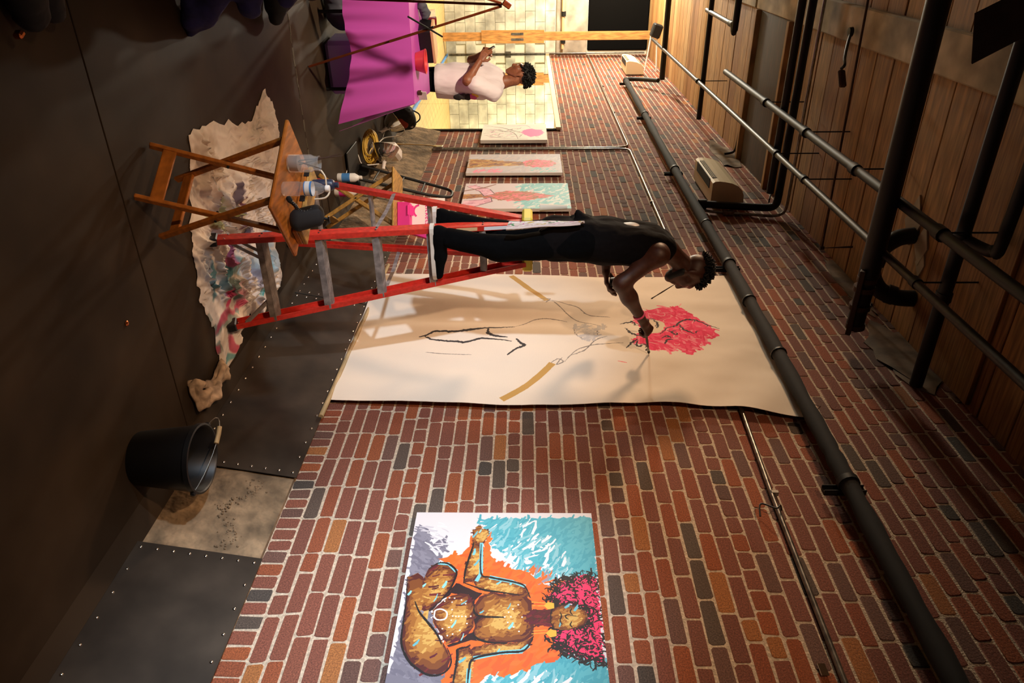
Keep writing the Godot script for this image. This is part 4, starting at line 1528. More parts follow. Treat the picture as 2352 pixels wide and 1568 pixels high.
func make_visitor() -> void:
	person_material("brown_skin", rgb(166, 104, 74), 0.5)
	mat("white_tee", rgb(228, 218, 222), 0.9)
	var t := thing("person", "person in loose white printed T-shirt looking at a phone behind the pink table", "person", Vector3(1.28, 0, -7.42))
	var c := Vector3(1.30, 0, -7.42)
	var hc := Vector3(1.268, 1.575, -7.42)
	var fw := Vector3(-0.86, -0.34, -0.38).normalized()
	var up := (Vector3(-0.3, 0.95, -0.1) - fw * fw.dot(Vector3(-0.3, 0.95, -0.1))).normalized()
	var neck := Vector3(1.33, 1.40, -7.40)
	var rsh := Vector3(1.30, 1.335, -7.60)
	var lsh := Vector3(1.40, 1.32, -7.24)
	var lel := Vector3(1.27, 1.085, -7.16)
	var lwr := Vector3(1.115, 1.20, -7.27)
	var rel := Vector3(1.17, 1.10, -7.66)
	var rwr := Vector3(1.08, 1.22, -7.46)
	var s := Shape.new()
	flesh(s, [[c + Vector3(0.02, 0.88, 0.09), c + Vector3(0.0, 0.47, 0.10), 0.08, 0.055], [c + Vector3(0.0, 0.47, 0.10), c + Vector3(0.03, 0.08, 0.10), 0.053, 0.038], [c + Vector3(0.0, 0.88, -0.09), c + Vector3(-0.02, 0.47, -0.10), 0.08, 0.055], [c + Vector3(-0.02, 0.47, -0.10), c + Vector3(0.01, 0.08, -0.10), 0.053, 0.038],
		[c + Vector3(0.03, 0.9, 0), c + Vector3(0.04, 1.22, 0), 0.11, 0.12], [rsh, lsh, 0.06, 0.06], [c + Vector3(0.04, 1.28, 0), neck, 0.08, 0.056], [neck, hc - up * 0.06 - fw * 0.03, 0.054, 0.05],
		[lsh, lel, 0.05, 0.042], [lel, lwr, 0.042, 0.028], [rsh, rel, 0.05, 0.042], [rel, rwr, 0.042, 0.028], [hc, hc + up * 0.02, 0.06, 0.06]], 0.014, 60.0)
	flesh(s, head_bones(hc, fw, up), 0.0065, 150.0)
	for q in [[lwr, Vector3(-0.75, 0.55, -0.35)], [rwr, Vector3(-0.6, 0.5, 0.6)]]:
		var d: Vector3 = q[1].normalized()
		var nr := Vector3(0, 0.4, -1.0 if q[0] == lwr else 1.0)
		nr = (nr - d * nr.dot(d)).normalized()
		flesh(s, hand_bones(q[0], d, nr, Vector3(0, 1, 0).slide(d).normalized(), [0.7, 0.75, 0.8, 0.85, 0.6]), 0.006, 200.0)
	part("body", s, M.brown_skin, t)
	s = Shape.new()
	var tee := [[c + Vector3(0.0, 0.80, 0.07), c + Vector3(0.03, 1.15, 0.08), 0.135, 0.125], [c + Vector3(0.0, 0.80, -0.07), c + Vector3(0.02, 1.15, -0.08), 0.135, 0.125], [c + Vector3(0.07, 0.8, 0.02), c + Vector3(0.09, 1.2, 0.03), 0.11, 0.10], [c + Vector3(0.03, 1.15, 0.08), lsh + Vector3(-0.01, -0.01, -0.02), 0.125, 0.075], [c + Vector3(0.02, 1.15, -0.08), rsh + Vector3(0.01, -0.01, 0.02), 0.125, 0.075],
		[c + Vector3(0.0, 0.95, 0), c + Vector3(0.02, 1.27, 0), 0.15, 0.135], [lsh, lsh.lerp(lel, 0.72), 0.075, 0.08], [rsh, rsh.lerp(rel, 0.72), 0.075, 0.08], [lsh.lerp(neck, 0.3), neck + Vector3(0.0, -0.04, 0), 0.07, 0.064], [rsh.lerp(neck, 0.3), neck + Vector3(0, -0.04, 0), 0.07, 0.064]]
	flesh(s, tee, 0.013, 60.0, 0.012, 6.0)
	for k in s.v.size():
		s.v[k].y = maxf(s.v[k].y, 0.765)
	var tm := part("t_shirt", s, M.white_tee, t, "loose white T-shirt with a small print on the back")
	# the print: a small black drawing with a pink and yellow flower, sewn flat on the back of the shirt
	var pc := [[rgb(34, 32, 34), 0.985, 0.022, 0.03], [rgb(60, 56, 58), 1.03, 0.012, 0.02], [rgb(40, 38, 40), 1.075, 0.014, 0.03], [rgb(214, 96, 150), 1.135, 0.022, 0.02], [rgb(224, 190, 70), 1.16, 0.02, -0.02]]
	for q in pc:
		s = Shape.new()
		var m: StandardMaterial3D = mat("shirt_ink_%d" % pc.find(q), q[0], 0.9)
		flesh(s, [[c + Vector3(0.125 + q[3] * 0.5, q[1] - 0.02, 0.178 - q[3] * 0.3), Vector3(0.03, 0.03, 0.014), Basis(Vector3.UP, 0.6)], [c + Vector3(0.12 + q[3] * 0.6, q[1] + 0.01, 0.180 - q[3] * 0.3), Vector3(0.035, 0.02, 0.014), Basis(Vector3.UP, 0.6)]], 0.007, 150.0)
		part("print_patch", s, m, tm)
	s = Shape.new()
	flesh(s, [[c + Vector3(0.02, 0.93, 0.07), c + Vector3(0.0, 0.47, 0.10), 0.105, 0.075], [c + Vector3(0.0, 0.47, 0.10), c + Vector3(0.03, 0.07, 0.10), 0.075, 0.065], [c + Vector3(0.0, 0.93, -0.07), c + Vector3(-0.02, 0.47, -0.10), 0.105, 0.075], [c + Vector3(-0.02, 0.47, -0.10), c + Vector3(0.01, 0.07, -0.10), 0.075, 0.065]], 0.015, 60.0, 0.006)
	part("trousers", s, M.black_denim, t)
	for e in [-0.1, 0.1]:
		s = Shape.new()
		flesh(s, [[c + Vector3(0.05, 0.04, e), c + Vector3(-0.14, 0.032, e - 0.02), 0.04, 0.03]], 0.012, 80.0)
		part("shoe", s, M.black_denim, t)
	s = Shape.new()
	tufts(s, hc + up * 0.035 - fw * 0.018, fw, up, Vector3(0.076, 0.09, 0.097), 700, 0.03, 0.0085, 5, func(q): return q.y > 0.05 - 0.5 * maxf(0.0, -q.z) and (q.z < 0.7 or q.y > 0.45))
	flesh(s, [[hc + up * 0.05 - fw * 0.022, Vector3(0.08, 0.085, 0.095), Basis(fw.cross(up), up, -fw)]], 0.008, 120.0)
	part("hair", s, M.black_hair, t, "curly black hair")
	for e in [-1.0, 1.0]:
		s = Shape.new()
		s.lathe([Vector2(0, -0.011), Vector2(0.008, -0.007), Vector2(0.011, 0), Vector2(0.008, 0.007), Vector2(0, 0.011)], hc + fw.cross(up).normalized() * 0.031 * e + up * 0.012 + fw * 0.082, 10)
		part("eye", s, M.eye_white, t)
	var ph := thing("phone", "slim dark phone held up by the person in white", "phone", Vector3(1.03, 1.25, -7.36))
	s = Shape.new()
	var fb := Basis(Vector3(0.3, 0.1, -0.95).normalized(), Vector3(-0.45, 0.88, -0.05).normalized(), Vector3(0.84, 0.44, 0.31).normalized()).orthonormalized()
	s.box(Vector3(1.035, 1.275, -7.37), Vector3(0.07, 0.145, 0.009), fb, 0.004)
	part("case", s, M.black_plastic, ph)
	s = Shape.new()
	s.box(Vector3(1.035, 1.275, -7.37) + fb.z * 0.0048, Vector3(0.062, 0.132, 0.001), fb)
	part("display_glass", s, M.screen_glass, ph)

func more_materials() -> void:
	mat("black_plastic", rgb(10, 10, 11), 0.45)
	mat("paint_black", rgb(18, 18, 20), 0.25)
	mat("screen_glass", rgb(60, 62, 70), 0.08)
	mat("paper", rgb(226, 214, 190), 0.9)
	mat("white_paper", rgb(236, 230, 226), 0.9)
	mat("brush_handle", rgb(62, 40, 26), 0.4)
	mat("ladder_red", rgb(232, 56, 38), 0.5, 0.0, T.fine, Vector3(2, 2, 2))
	mat("ladder_step", rgb(184, 174, 168), 0.5, 0.3, T.coarse, Vector3(4, 4, 4))
	mat("ladder_cap", rgb(222, 196, 62), 0.45)
	mat("oak", rgb(212, 128, 52), 0.35, 0.0, T.grain, Vector3(4, 4, 0.8))
	mat("pale_oak", rgb(214, 164, 84), 0.45, 0.0, T.grain, Vector3(4, 4, 0.8))
	mat("cherry", rgb(132, 58, 24), 0.4, 0.0, T.grain, Vector3(4, 0.8, 4))
	var ca := Pic.new(320, 320, rgb(214, 198, 180), 31)
	var st_ := []
	for q in [[rgb(50, 108, 116), 190, 236, 4, 24], [rgb(216, 36, 92), 200, 250, 4, 15], [rgb(150, 156, 80), 112, 205, 4, 16], [rgb(84, 70, 84), 130, 190, 4, 13], [rgb(150, 186, 208), 235, 130, 7, 26], [rgb(72, 98, 94), 215, 262, 5, 18], [rgb(180, 56, 84), 262, 285, 5, 15], [rgb(96, 50, 70), 150, 170, 3, 12], [rgb(50, 150, 160), 245, 120, 4, 12], [rgb(50, 140, 150), 255, 262, 3, 12], [rgb(156, 156, 178), 250, 180, 5, 20], [rgb(182, 160, 138), 60, 240, 6, 28], [rgb(110, 98, 96), 40, 250, 3, 10]]:
		for j in q[3]:
			st_.append([q[0], q[1] + ca.r.randf_range(-34, 34), q[2] + ca.r.randf_range(-34, 34), q[4] * ca.r.randf_range(0.5, 1.2), ca.r.randf() * PI, ca.r.randf_range(0.3, 0.9)])
	var wn := FastNoiseLite.new()
	wn.seed = 3
	wn.frequency = 0.03
	wn.fractal_octaves = 3
	for y in 320:
		for x in 320:
			var c := rgb(232, 220, 206).darkened(0.12 * maxf(0.0, wn.get_noise_2d(x * 1.5, y * 1.5)))
			var ox := 15.0 * wn.get_noise_2d(x * 0.7, y * 0.7 + 500.0)
			var oy := 15.0 * wn.get_noise_2d(x * 0.7 + 900.0, y * 0.7)
			for q in st_:
				var dx: float = x + ox - q[1]
				var dy: float = y + oy - q[2]
				if absf(dx) < 70.0 and absf(dy) < 70.0:
					var u: float = (dx * cos(q[4]) + dy * sin(q[4])) / q[3]
					var w: float = (-dx * sin(q[4]) + dy * cos(q[4])) / (q[3] * 0.5)
					var a := clampf(1.7 - (u * u + w * w), 0.0, 1.0) * float(q[5])
					if a > 0.0:
						c = c.lerp(q[0], a)
			ca.im.set_pixel(x, y, c)
	M.drop_cloth = art_material("drop_cloth", ca, 0.92)
	M.drop_cloth.texture_repeat = true
	var st := Pic.new(256, 256, rgb(222, 208, 198), 33)
	st.daub(st.pts([0, 0, 256, 0, 256, 256, 0, 256]), [rgb(222, 208, 198), rgb(196, 170, 164), rgb(214, 196, 180)], 260, 50, 14, 0.4, 1.5)
	st.daub(st.pts([0, 0, 256, 0, 256, 256, 0, 256]), [rgb(150, 60, 84), rgb(90, 84, 92), rgb(96, 140, 96), rgb(196, 120, 150), rgb(190, 160, 70)], 90, 26, 9, 0.4, 1.5)
	M.stained_cloth = art_material("stained_cloth", st, 0.92)
	M.stained_cloth.texture_repeat = true
	var gl := StandardMaterial3D.new()
	gl.resource_name = "clear_glass"
	gl.albedo_color = Color(0.95, 0.97, 0.97, 0.11)
	gl.transparency = BaseMaterial3D.TRANSPARENCY_ALPHA
	gl.roughness = 0.04
	M.clear_glass = gl
	mat("murky_water", rgb(120, 96, 84), 0.15)
	mat("label_blue", rgb(70, 130, 196), 0.5)
	mat("label_white", rgb(226, 226, 226), 0.5)
	mat("navy", rgb(40, 46, 66), 0.4)
	mat("cap_white", rgb(232, 228, 222), 0.5)
	mat("pink_sheet", rgb(200, 88, 190), 0.35)
	M.pink_sheet.backlight_enabled = true
	M.pink_sheet.backlight = rgb(150, 40, 100)
	mat("magenta", rgb(222, 44, 140), 0.6)
	mat("red_glass", rgb(206, 66, 70), 0.3)
	mat("lilac", rgb(160, 140, 204), 0.5)
	mat("coat_black", rgb(24, 24, 28), 0.8, 0.0, T.coarse, Vector3(3, 3, 3))
	mat("coat_grey", rgb(70, 72, 82), 0.75)
	mat("coat_blue", rgb(40, 40, 104), 0.85, 0.0, T.coarse, Vector3(3, 3, 3))
	mat("coat_red", rgb(96, 16, 20), 0.85)
	mat("yellow_cord", rgb(190, 150, 50), 0.5)
	mat("white_cord", rgb(222, 214, 204), 0.5)
	mat("bag_red", rgb(150, 52, 30), 0.8)
	mat("off_white", rgb(226, 214, 206), 0.6)
	mat("chrome", rgb(222, 220, 216), 0.14, 1.0)
	mat("copper", rgb(206, 120, 70), 0.25, 1.0)
	mat("tan", rgb(214, 176, 128), 0.7)
	mat("dark_red", rgb(120, 20, 30), 0.3)
	mat("dusty_rag", rgb(226, 194, 160), 0.92, 0.0, T.coarse, Vector3(6, 6, 6))

func make_ladder() -> void:
	var t := thing("step_ladder", "red fibreglass step ladder with grey aluminium steps and a yellow top", "ladder", Vector3(1.64, 0, -4.0))
	var fl := [Vector3(1.385, 0.012, -3.50), Vector3(1.484, 1.63, -3.985)]
	var fr := [Vector3(1.915, 0.012, -3.51), Vector3(1.748, 1.63, -3.985)]
	var bl := [Vector3(1.40, 0.012, -4.68), Vector3(1.490, 1.63, -4.075)]
	var br := [Vector3(1.90, 0.012, -4.68), Vector3(1.742, 1.63, -4.075)]
	for q in [[fl, 1.0, 0.078], [fr, -1.0, 0.078], [bl, 1.0, 0.052], [br, -1.0, 0.052]]:
		var s := Shape.new()
		var a: Vector3 = q[0][0]
		var b: Vector3 = q[0][1]
		var d := (b - a).normalized()
		var side := Vector3(1, 0, 0).slide(d).normalized() * float(q[1])
		var dep := side.cross(d).normalized()
		var w: float = q[2]
		s.bar(a, b, w, 0.004, side)                                        # web
		for e in [-0.5, 0.5]:
			s.bar(a + dep * w * e + side * 0.013, b + dep * w * e + side * 0.013, 0.005, 0.028, side)   # flanges
		var rail := part("rail", s, M.ladder_red, t, "red channel rail")
		s = Shape.new()
		s.box(a + d * 0.015 + side * 0.012, Vector3(0.045, 0.05, w + 0.016), Basis(side, d, dep).orthonormalized(), 0.006)
		part("foot", s, M.black_plastic, rail)
	for k in 5:
		var y := 0.255 + 0.288 * k
		var f := y / 1.63
		var a: Vector3 = fl[0].lerp(fl[1], f)
		var b: Vector3 = fr[0].lerp(fr[1], f)
		var s := Shape.new()
		var c := (a + b) * 0.5
		s.box(c + Vector3(0, 0.0, 0), Vector3(b.x - a.x - 0.006, 0.004, 0.084), Basis(), 0.001)
		s.box(c + Vector3(0, -0.016, 0.041), Vector3(b.x - a.x - 0.006, 0.034, 0.003))
		s.box(c + Vector3(0, -0.016, -0.041), Vector3(b.x - a.x - 0.006, 0.034, 0.003))
		for r in 5:
			s.box(c + Vector3(0, 0.003, -0.032 + r * 0.016), Vector3(b.x - a.x - 0.01, 0.003, 0.004))
		var stp := part("step", s, M.ladder_step, t, "grey aluminium step")
		for e in [a, b]:
			for o in [-0.018, 0.018]:
				s = Shape.new()
				var sg := -1.0 if e == a else 1.0
				s.lathe([Vector2(0.0065, 0.0), Vector2(0.005, 0.003), Vector2(0.0, 0.004)], e + Vector3(sg * 0.002, -0.012, o), 8, Basis(Vector3(0, 1, 0), Vector3(sg, 0, 0), Vector3(0, 0, -sg)))
				part("rivet", s, M.black_metal, stp)
	for k in 4:                                      # rear cross bars
		var f := 0.16 + 0.24 * k
		var s := Shape.new()
		s.bar(bl[0].lerp(bl[1], f), br[0].lerp(br[1], f), 0.03, 0.02, Vector3(0, 0.9, 0.4), 0.003)
		part("rear_bar", s, M.ladder_step, t)
	for q in [[fl, bl], [fr, br]]:                       # spreaders
		var s := Shape.new()
		var a: Vector3 = q[0][0].lerp(q[0][1], 0.50)
		var b: Vector3 = q[1][0].lerp(q[1][1], 0.50)
		s.bar(a, (a + b) * 0.5 + Vector3(0, 0.01, 0), 0.004, 0.022, Vector3.UP)
		s.bar((a + b) * 0.5 + Vector3(0, 0.01, 0), b, 0.004, 0.022, Vector3.UP)
		part("spreader", s, M.ladder_step, t)
	for q in [[fl, 1.0], [fr, -1.0]]:                      # braces under the lowest step
		var s := Shape.new()
		var f0: Vector3 = q[0][0].lerp(q[0][1], 0.045)
		var mid: Vector3 = (fl[0].lerp(fl[1], 0.15) + fr[0].lerp(fr[1], 0.15)) * 0.5 - Vector3(float(q[1]) * 0.13, 0.02, 0)
		for o in [-0.03, 0.03]:
			s.bar(f0 + Vector3(0, 0, o), mid + Vector3(0, 0, o), 0.018, 0.003, Vector3(0, 0, 1))
		part("brace", s, M.ladder_step, t)
	var s := Shape.new()
	s.box(Vector3(1.616, 1.648, -4.03), Vector3(0.335, 0.06, 0.17), Basis(), 0.012)
	var cap := part("top_cap", s, M.ladder_cap, t, "yellow plastic top with tool holes")
	for q in [-0.12, -0.06, 0.06, 0.12]:
		s = Shape.new()
		s.box(Vector3(1.616 + q, 1.679, -4.0), Vector3(0.024, 0.002, 0.03))
		part("tool_hole", s, M.dark_slot, cap)
		s = Shape.new()
		s.lathe([Vector2(0.0, 0.0011), Vector2(0.012, 0.0011)], Vector3(1.616 + q, 1.679, -4.07), 10)
		part("tool_hole", s, M.dark_slot, cap)
	s = Shape.new()
	s.box(Vector3(1.616, 1.65, -3.944), Vector3(0.06, 0.008, 0.002))
	part("front_slot", s, M.dark_slot, cap)
	# worn stickers on the near face of the left rail
	var a: Vector3 = fl[0]
	var b: Vector3 = fl[1]
	var d := (b - a).normalized()
	var dep := Vector3(1, 0, 0).slide(d).normalized().cross(d).normalized()
	for q in [[0.66, 0.09, "label_white"], [0.745, 0.12, "tan"], [0.86, 0.19, "label_white"]]:
		s = Shape.new()
		s.box(a.lerp(b, q[0] + 0.05) + dep * 0.0425 + Vector3(0.013, 0, 0), Vector3(0.02, q[1], 0.001), Basis(Vector3(1, 0, 0).slide(d).normalized(), d, dep).orthonormalized())
		part("sticker", s, M[q[2]], t, "worn paper sticker")

func tray_table(at: Vector3, e1: Vector3, m: Material, label: String, h := 0.62, lx := 0.47, ly := 0.362, top := true, sp := 0.13) -> Node3D:
	var t := thing("tray_table", label, "table", at, "folding tray tables")
	var e2 := Vector3.UP.cross(e1).normalized() * -1.0
	var s := Shape.new()
	if top:
		s.box(at + Vector3(0, h - 0.009, 0), Vector3(lx, 0.019, ly), Basis(e1, Vector3.UP, e1.cross(Vector3.UP)).orthonormalized(), 0.006)
		part("table_top", s, m, t)
	var hx := lx * 0.5 - 0.075
	for q in [[-1.0, 0.0], [1.0, 0.022]]:
		var sg: float = q[0]
		for e in [-1.0, 1.0]:
			var off: Vector3 = e1 * e * (hx - q[1])
			s = Shape.new()
			s.bar(at + off + e2 * sg * sp + Vector3(0, 0.012, 0), at + off - e2 * sg * (sp + 0.005) + Vector3(0, h - 0.02, 0), 0.018, 0.03, e2, 0.003)
			part("leg", s, m, t)
		s = Shape.new()
		var f := 0.13
		var p := at.lerp(at, 0.0) + e2 * sg * lerpf(sp, -sp - 0.005, f) + Vector3(0, lerpf(0.012, h - 0.02, f), 0)
		s.bar(p - e1 * (hx - q[1]), p + e1 * (hx - q[1]), 0.016, 0.055, Vector3(0, 1, 0) + e2 * -sg * 0.4, 0.003)
		part("stretcher", s, m, t)
		if not top:
			s = Shape.new()
			p = at - e2 * sg * 0.135 + Vector3(0, h - 0.02, 0)
			s.bar(p - e1 * (hx - q[1]), p + e1 * (hx - q[1]), 0.018, 0.03, Vector3.UP, 0.003)
			part("top_rail", s, m, t)
	for e in [-1.0, 1.0]:
		s = Shape.new()
		s.tube([at + e1 * e * (hx + 0.014) + Vector3(0, h * 0.5, 0), at + e1 * e * (hx - 0.04) + Vector3(0, h * 0.5, 0)], 0.006, 8)
		part("pivot_bolt", s, M.black_metal, t)
	return t

func make_tray() -> void:
	var e1 := Vector3(0.555, 0, 0.832)
	var e2 := Vector3(0.832, 0, -0.555)
	tray_table(Vector3(1.0, 0, -3.10), e1, M.oak, "orange-brown wooden folding tray table holding a jar and a water bottle")
	var y := 0.6215
	# flat hinged wooden box at the far side
	var bx := thing("wooden_box", "flat hinged wooden box lying along the edge of the tray table", "box", Vector3(1.02, y, -3.19))
	var bb := Basis(e1, Vector3.UP, e1.cross(Vector3.UP)).orthonormalized()
	var bc := Vector3(1.0, y, -3.10) + e2 * 0.115
	var s := Shape.new()
	s.box(bc + Vector3(0, 0.012, 0), Vector3(0.36, 0.023, 0.1), bb, 0.003)
	part("lower_tray", s, M.oak, bx)
	s = Shape.new()
	s.box(bc + Vector3(0, 0.035, 0), Vector3(0.36, 0.02, 0.1), bb, 0.003)
	part("lid", s, M.pale_oak, bx)
	for q in [-0.14, 0.0, 0.12]:
		s = Shape.new()
		s.box(bc + e1 * q - e2 * 0.051 + Vector3(0, 0.023, 0), Vector3(0.035, 0.024, 0.004), bb, 0.001)
		part("hinge", s, M.black_metal, bx)
	# jar with brushes
	var j := Vector3(0.885, y, -3.095)
	var jar := thing("glass_jar", "clear glass jar of murky water with brushes on the tray table", "jar", j)
	s = Shape.new()
	s.lathe([Vector2(0.0, 0.0), Vector2(0.033, 0.0), Vector2(0.038, 0.006), Vector2(0.038, 0.098), Vector2(0.031, 0.112), Vector2(0.031, 0.128), Vector2(0.0325, 0.13), Vector2(0.0325, 0.134), Vector2(0.029, 0.134), Vector2(0.0285, 0.112), Vector2(0.0355, 0.097), Vector2(0.0355, 0.008), Vector2(0.0, 0.006)], j, 28)
	part("glass", s, M.clear_glass, jar)
	s = Shape.new()
	s.lathe([Vector2(0.0, 0.008), Vector2(0.034, 0.008), Vector2(0.034, 0.045), Vector2(0.0, 0.045)], j, 24)
	part("water", s, M.murky_water, jar)
	for q in [[Vector3(0.01, 0.02, 0.01), Vector3(-0.2, 1, -0.28), 0.215], [Vector3(-0.01, 0.02, 0.0), Vector3(-0.05, 1, -0.2), 0.21], [Vector3(-0.018, 0.02, 0.005), Vector3(0.3, 1, 0.1), 0.13]]:
		var d: Vector3 = q[1].normalized()
		brush(j + q[0], -d, q[2], 0.0035, "dark brush leaning far out of the glass jar" if q[2] > 0.212 else "dark brush standing upright in the glass jar" if q[2] > 0.2 else "short brush leaning in the glass jar", 0.02)
	# small pale wand with flexible neck beside the jar
	s = Shape.new()
	s.tube(smooth_path([j + Vector3(0.03, 0.135, 0.0), j + Vector3(0.06, 0.15, -0.0), j + Vector3(0.095, 0.15, 0.0), j + Vector3(0.125, 0.16, 0.0), j + Vector3(0.15, 0.14, 0.01), j + Vector3(0.16, 0.09, 0.0)], 6), 0.004, 8)
	solo("bent_wire", s, M.paper, "thin cream wire arching from the jar to the navy bottle", "wire")
	# navy bottle
	var nb := Vector3(1.0, y + 0.046, -3.10) + e2 * 0.11 - e1 * 0.11
	var bt := thing("spray_bottle", "short navy blue bottle standing on the flat wooden box", "bottle", nb)
	s = Shape.new()
	s.lathe([Vector2(0.0, 0.0), Vector2(0.025, 0.0), Vector2(0.026, 0.005), Vector2(0.026, 0.085), Vector2(0.02, 0.095), Vector2(0.012, 0.1), Vector2(0.0, 0.1)], nb, 22)
	part("bottle", s, M.navy, bt)
	s = Shape.new()
	s.lathe([Vector2(0.013, 0.1), Vector2(0.013, 0.115), Vector2(0.0, 0.116)], nb, 16)
	part("cap", s, M.navy, bt)
	# water bottle
	var w := Vector3(0.955, y, -2.965)
	bt = thing("water_bottle", "clear plastic water bottle with a blue and white label and white cap", "bottle", w)
	s = Shape.new()
	var pr := [Vector2(0.0, 0.0), Vector2(0.024, 0.0), Vector2(0.0305, 0.007)]
	for k in 7:
		pr.append(Vector2(0.0312 if k % 2 else 0.0296, 0.012 + k * 0.0098))
	pr.append_array([Vector2(0.027, 0.088), Vector2(0.0305, 0.094), Vector2(0.0305, 0.13), Vector2(0.0285, 0.142), Vector2(0.02, 0.164), Vector2(0.0125, 0.176), Vector2(0.0125, 0.185)])
	s.lathe(pr, w, 28)
	part("clear_bottle", s, M.clear_glass, bt)
	s = Shape.new()
	s.lathe([Vector2(0.0308, 0.096), Vector2(0.0308, 0.128)], w, 28)
	var lb := part("label_band", s, M.label_white, bt, "white paper label")
	s = Shape.new()
	s.lathe([Vector2(0.0311, 0.120), Vector2(0.0311, 0.128)], w, 28)
	s.lathe([Vector2(0.0311, 0.096), Vector2(0.0311, 0.100)], w, 28)
	part("label_stripe", s, M.label_blue, lb)
	s = Shape.new()
	s.lathe([Vector2(0.0142, 0.182), Vector2(0.0142, 0.197), Vector2(0.012, 0.199), Vector2(0.0, 0.199)], w, 18)
	part("cap", s, M.cap_white, bt)
	# speaker pouch on a bead-jointed bendy tripod
	var c := Vector3(1.10, y, -2.985)
	var po := thing("camera_case", "black padded camera case with a bead-jointed bendy tripod leg", "case", c)
	s = Shape.new()
	flesh(s, [[c + Vector3(-0.02, 0.045, 0.015), c + Vector3(-0.03, 0.115, -0.015), 0.034, 0.032], [c + Vector3(0.008, 0.045, 0.03), c + Vector3(0.0, 0.12, 0.0), 0.030, 0.028]], 0.007, 90.0)
	part("case_body", s, M.coat_black, po)
	var bead := Shape.new()
	bead.lathe([Vector2(0, -0.009), Vector2(0.007, -0.006), Vector2(0.0095, 0), Vector2(0.007, 0.006), Vector2(0, 0.009)], Vector3.ZERO, 10)
	var bm := bead.mesh()
	for q in smooth_path([c + Vector3(-0.085, 0.016, -0.0), c + Vector3(-0.065, 0.035, 0.0), c + Vector3(-0.05, 0.05, 0.015), c + Vector3(-0.045, 0.075, 0.02), c + Vector3(-0.05, 0.11, 0.0)], 3):
		place("bead", bm, M.black_plastic, po, Transform3D(Basis(), q))
	s = Shape.new()
	flesh(s, [[c + Vector3(-0.095, 0.012, -0.003), c + Vector3(-0.088, 0.016, 0.0), 0.012, 0.012]], 0.004, 160.0)
	part("rubber_foot", s, M.lagging, po)
	s = Shape.new()
	s.tube([c + Vector3(-0.005, 0.15, -0.005), c + Vector3(0.0, 0.168, -0.005)], [0.006, 0.006], 8)
	s.box(c + Vector3(0.0, 0.17, -0.005), Vector3(0.03, 0.006, 0.014), Basis(), 0.002)
	part("screw_mount", s, M.black_plastic, po)

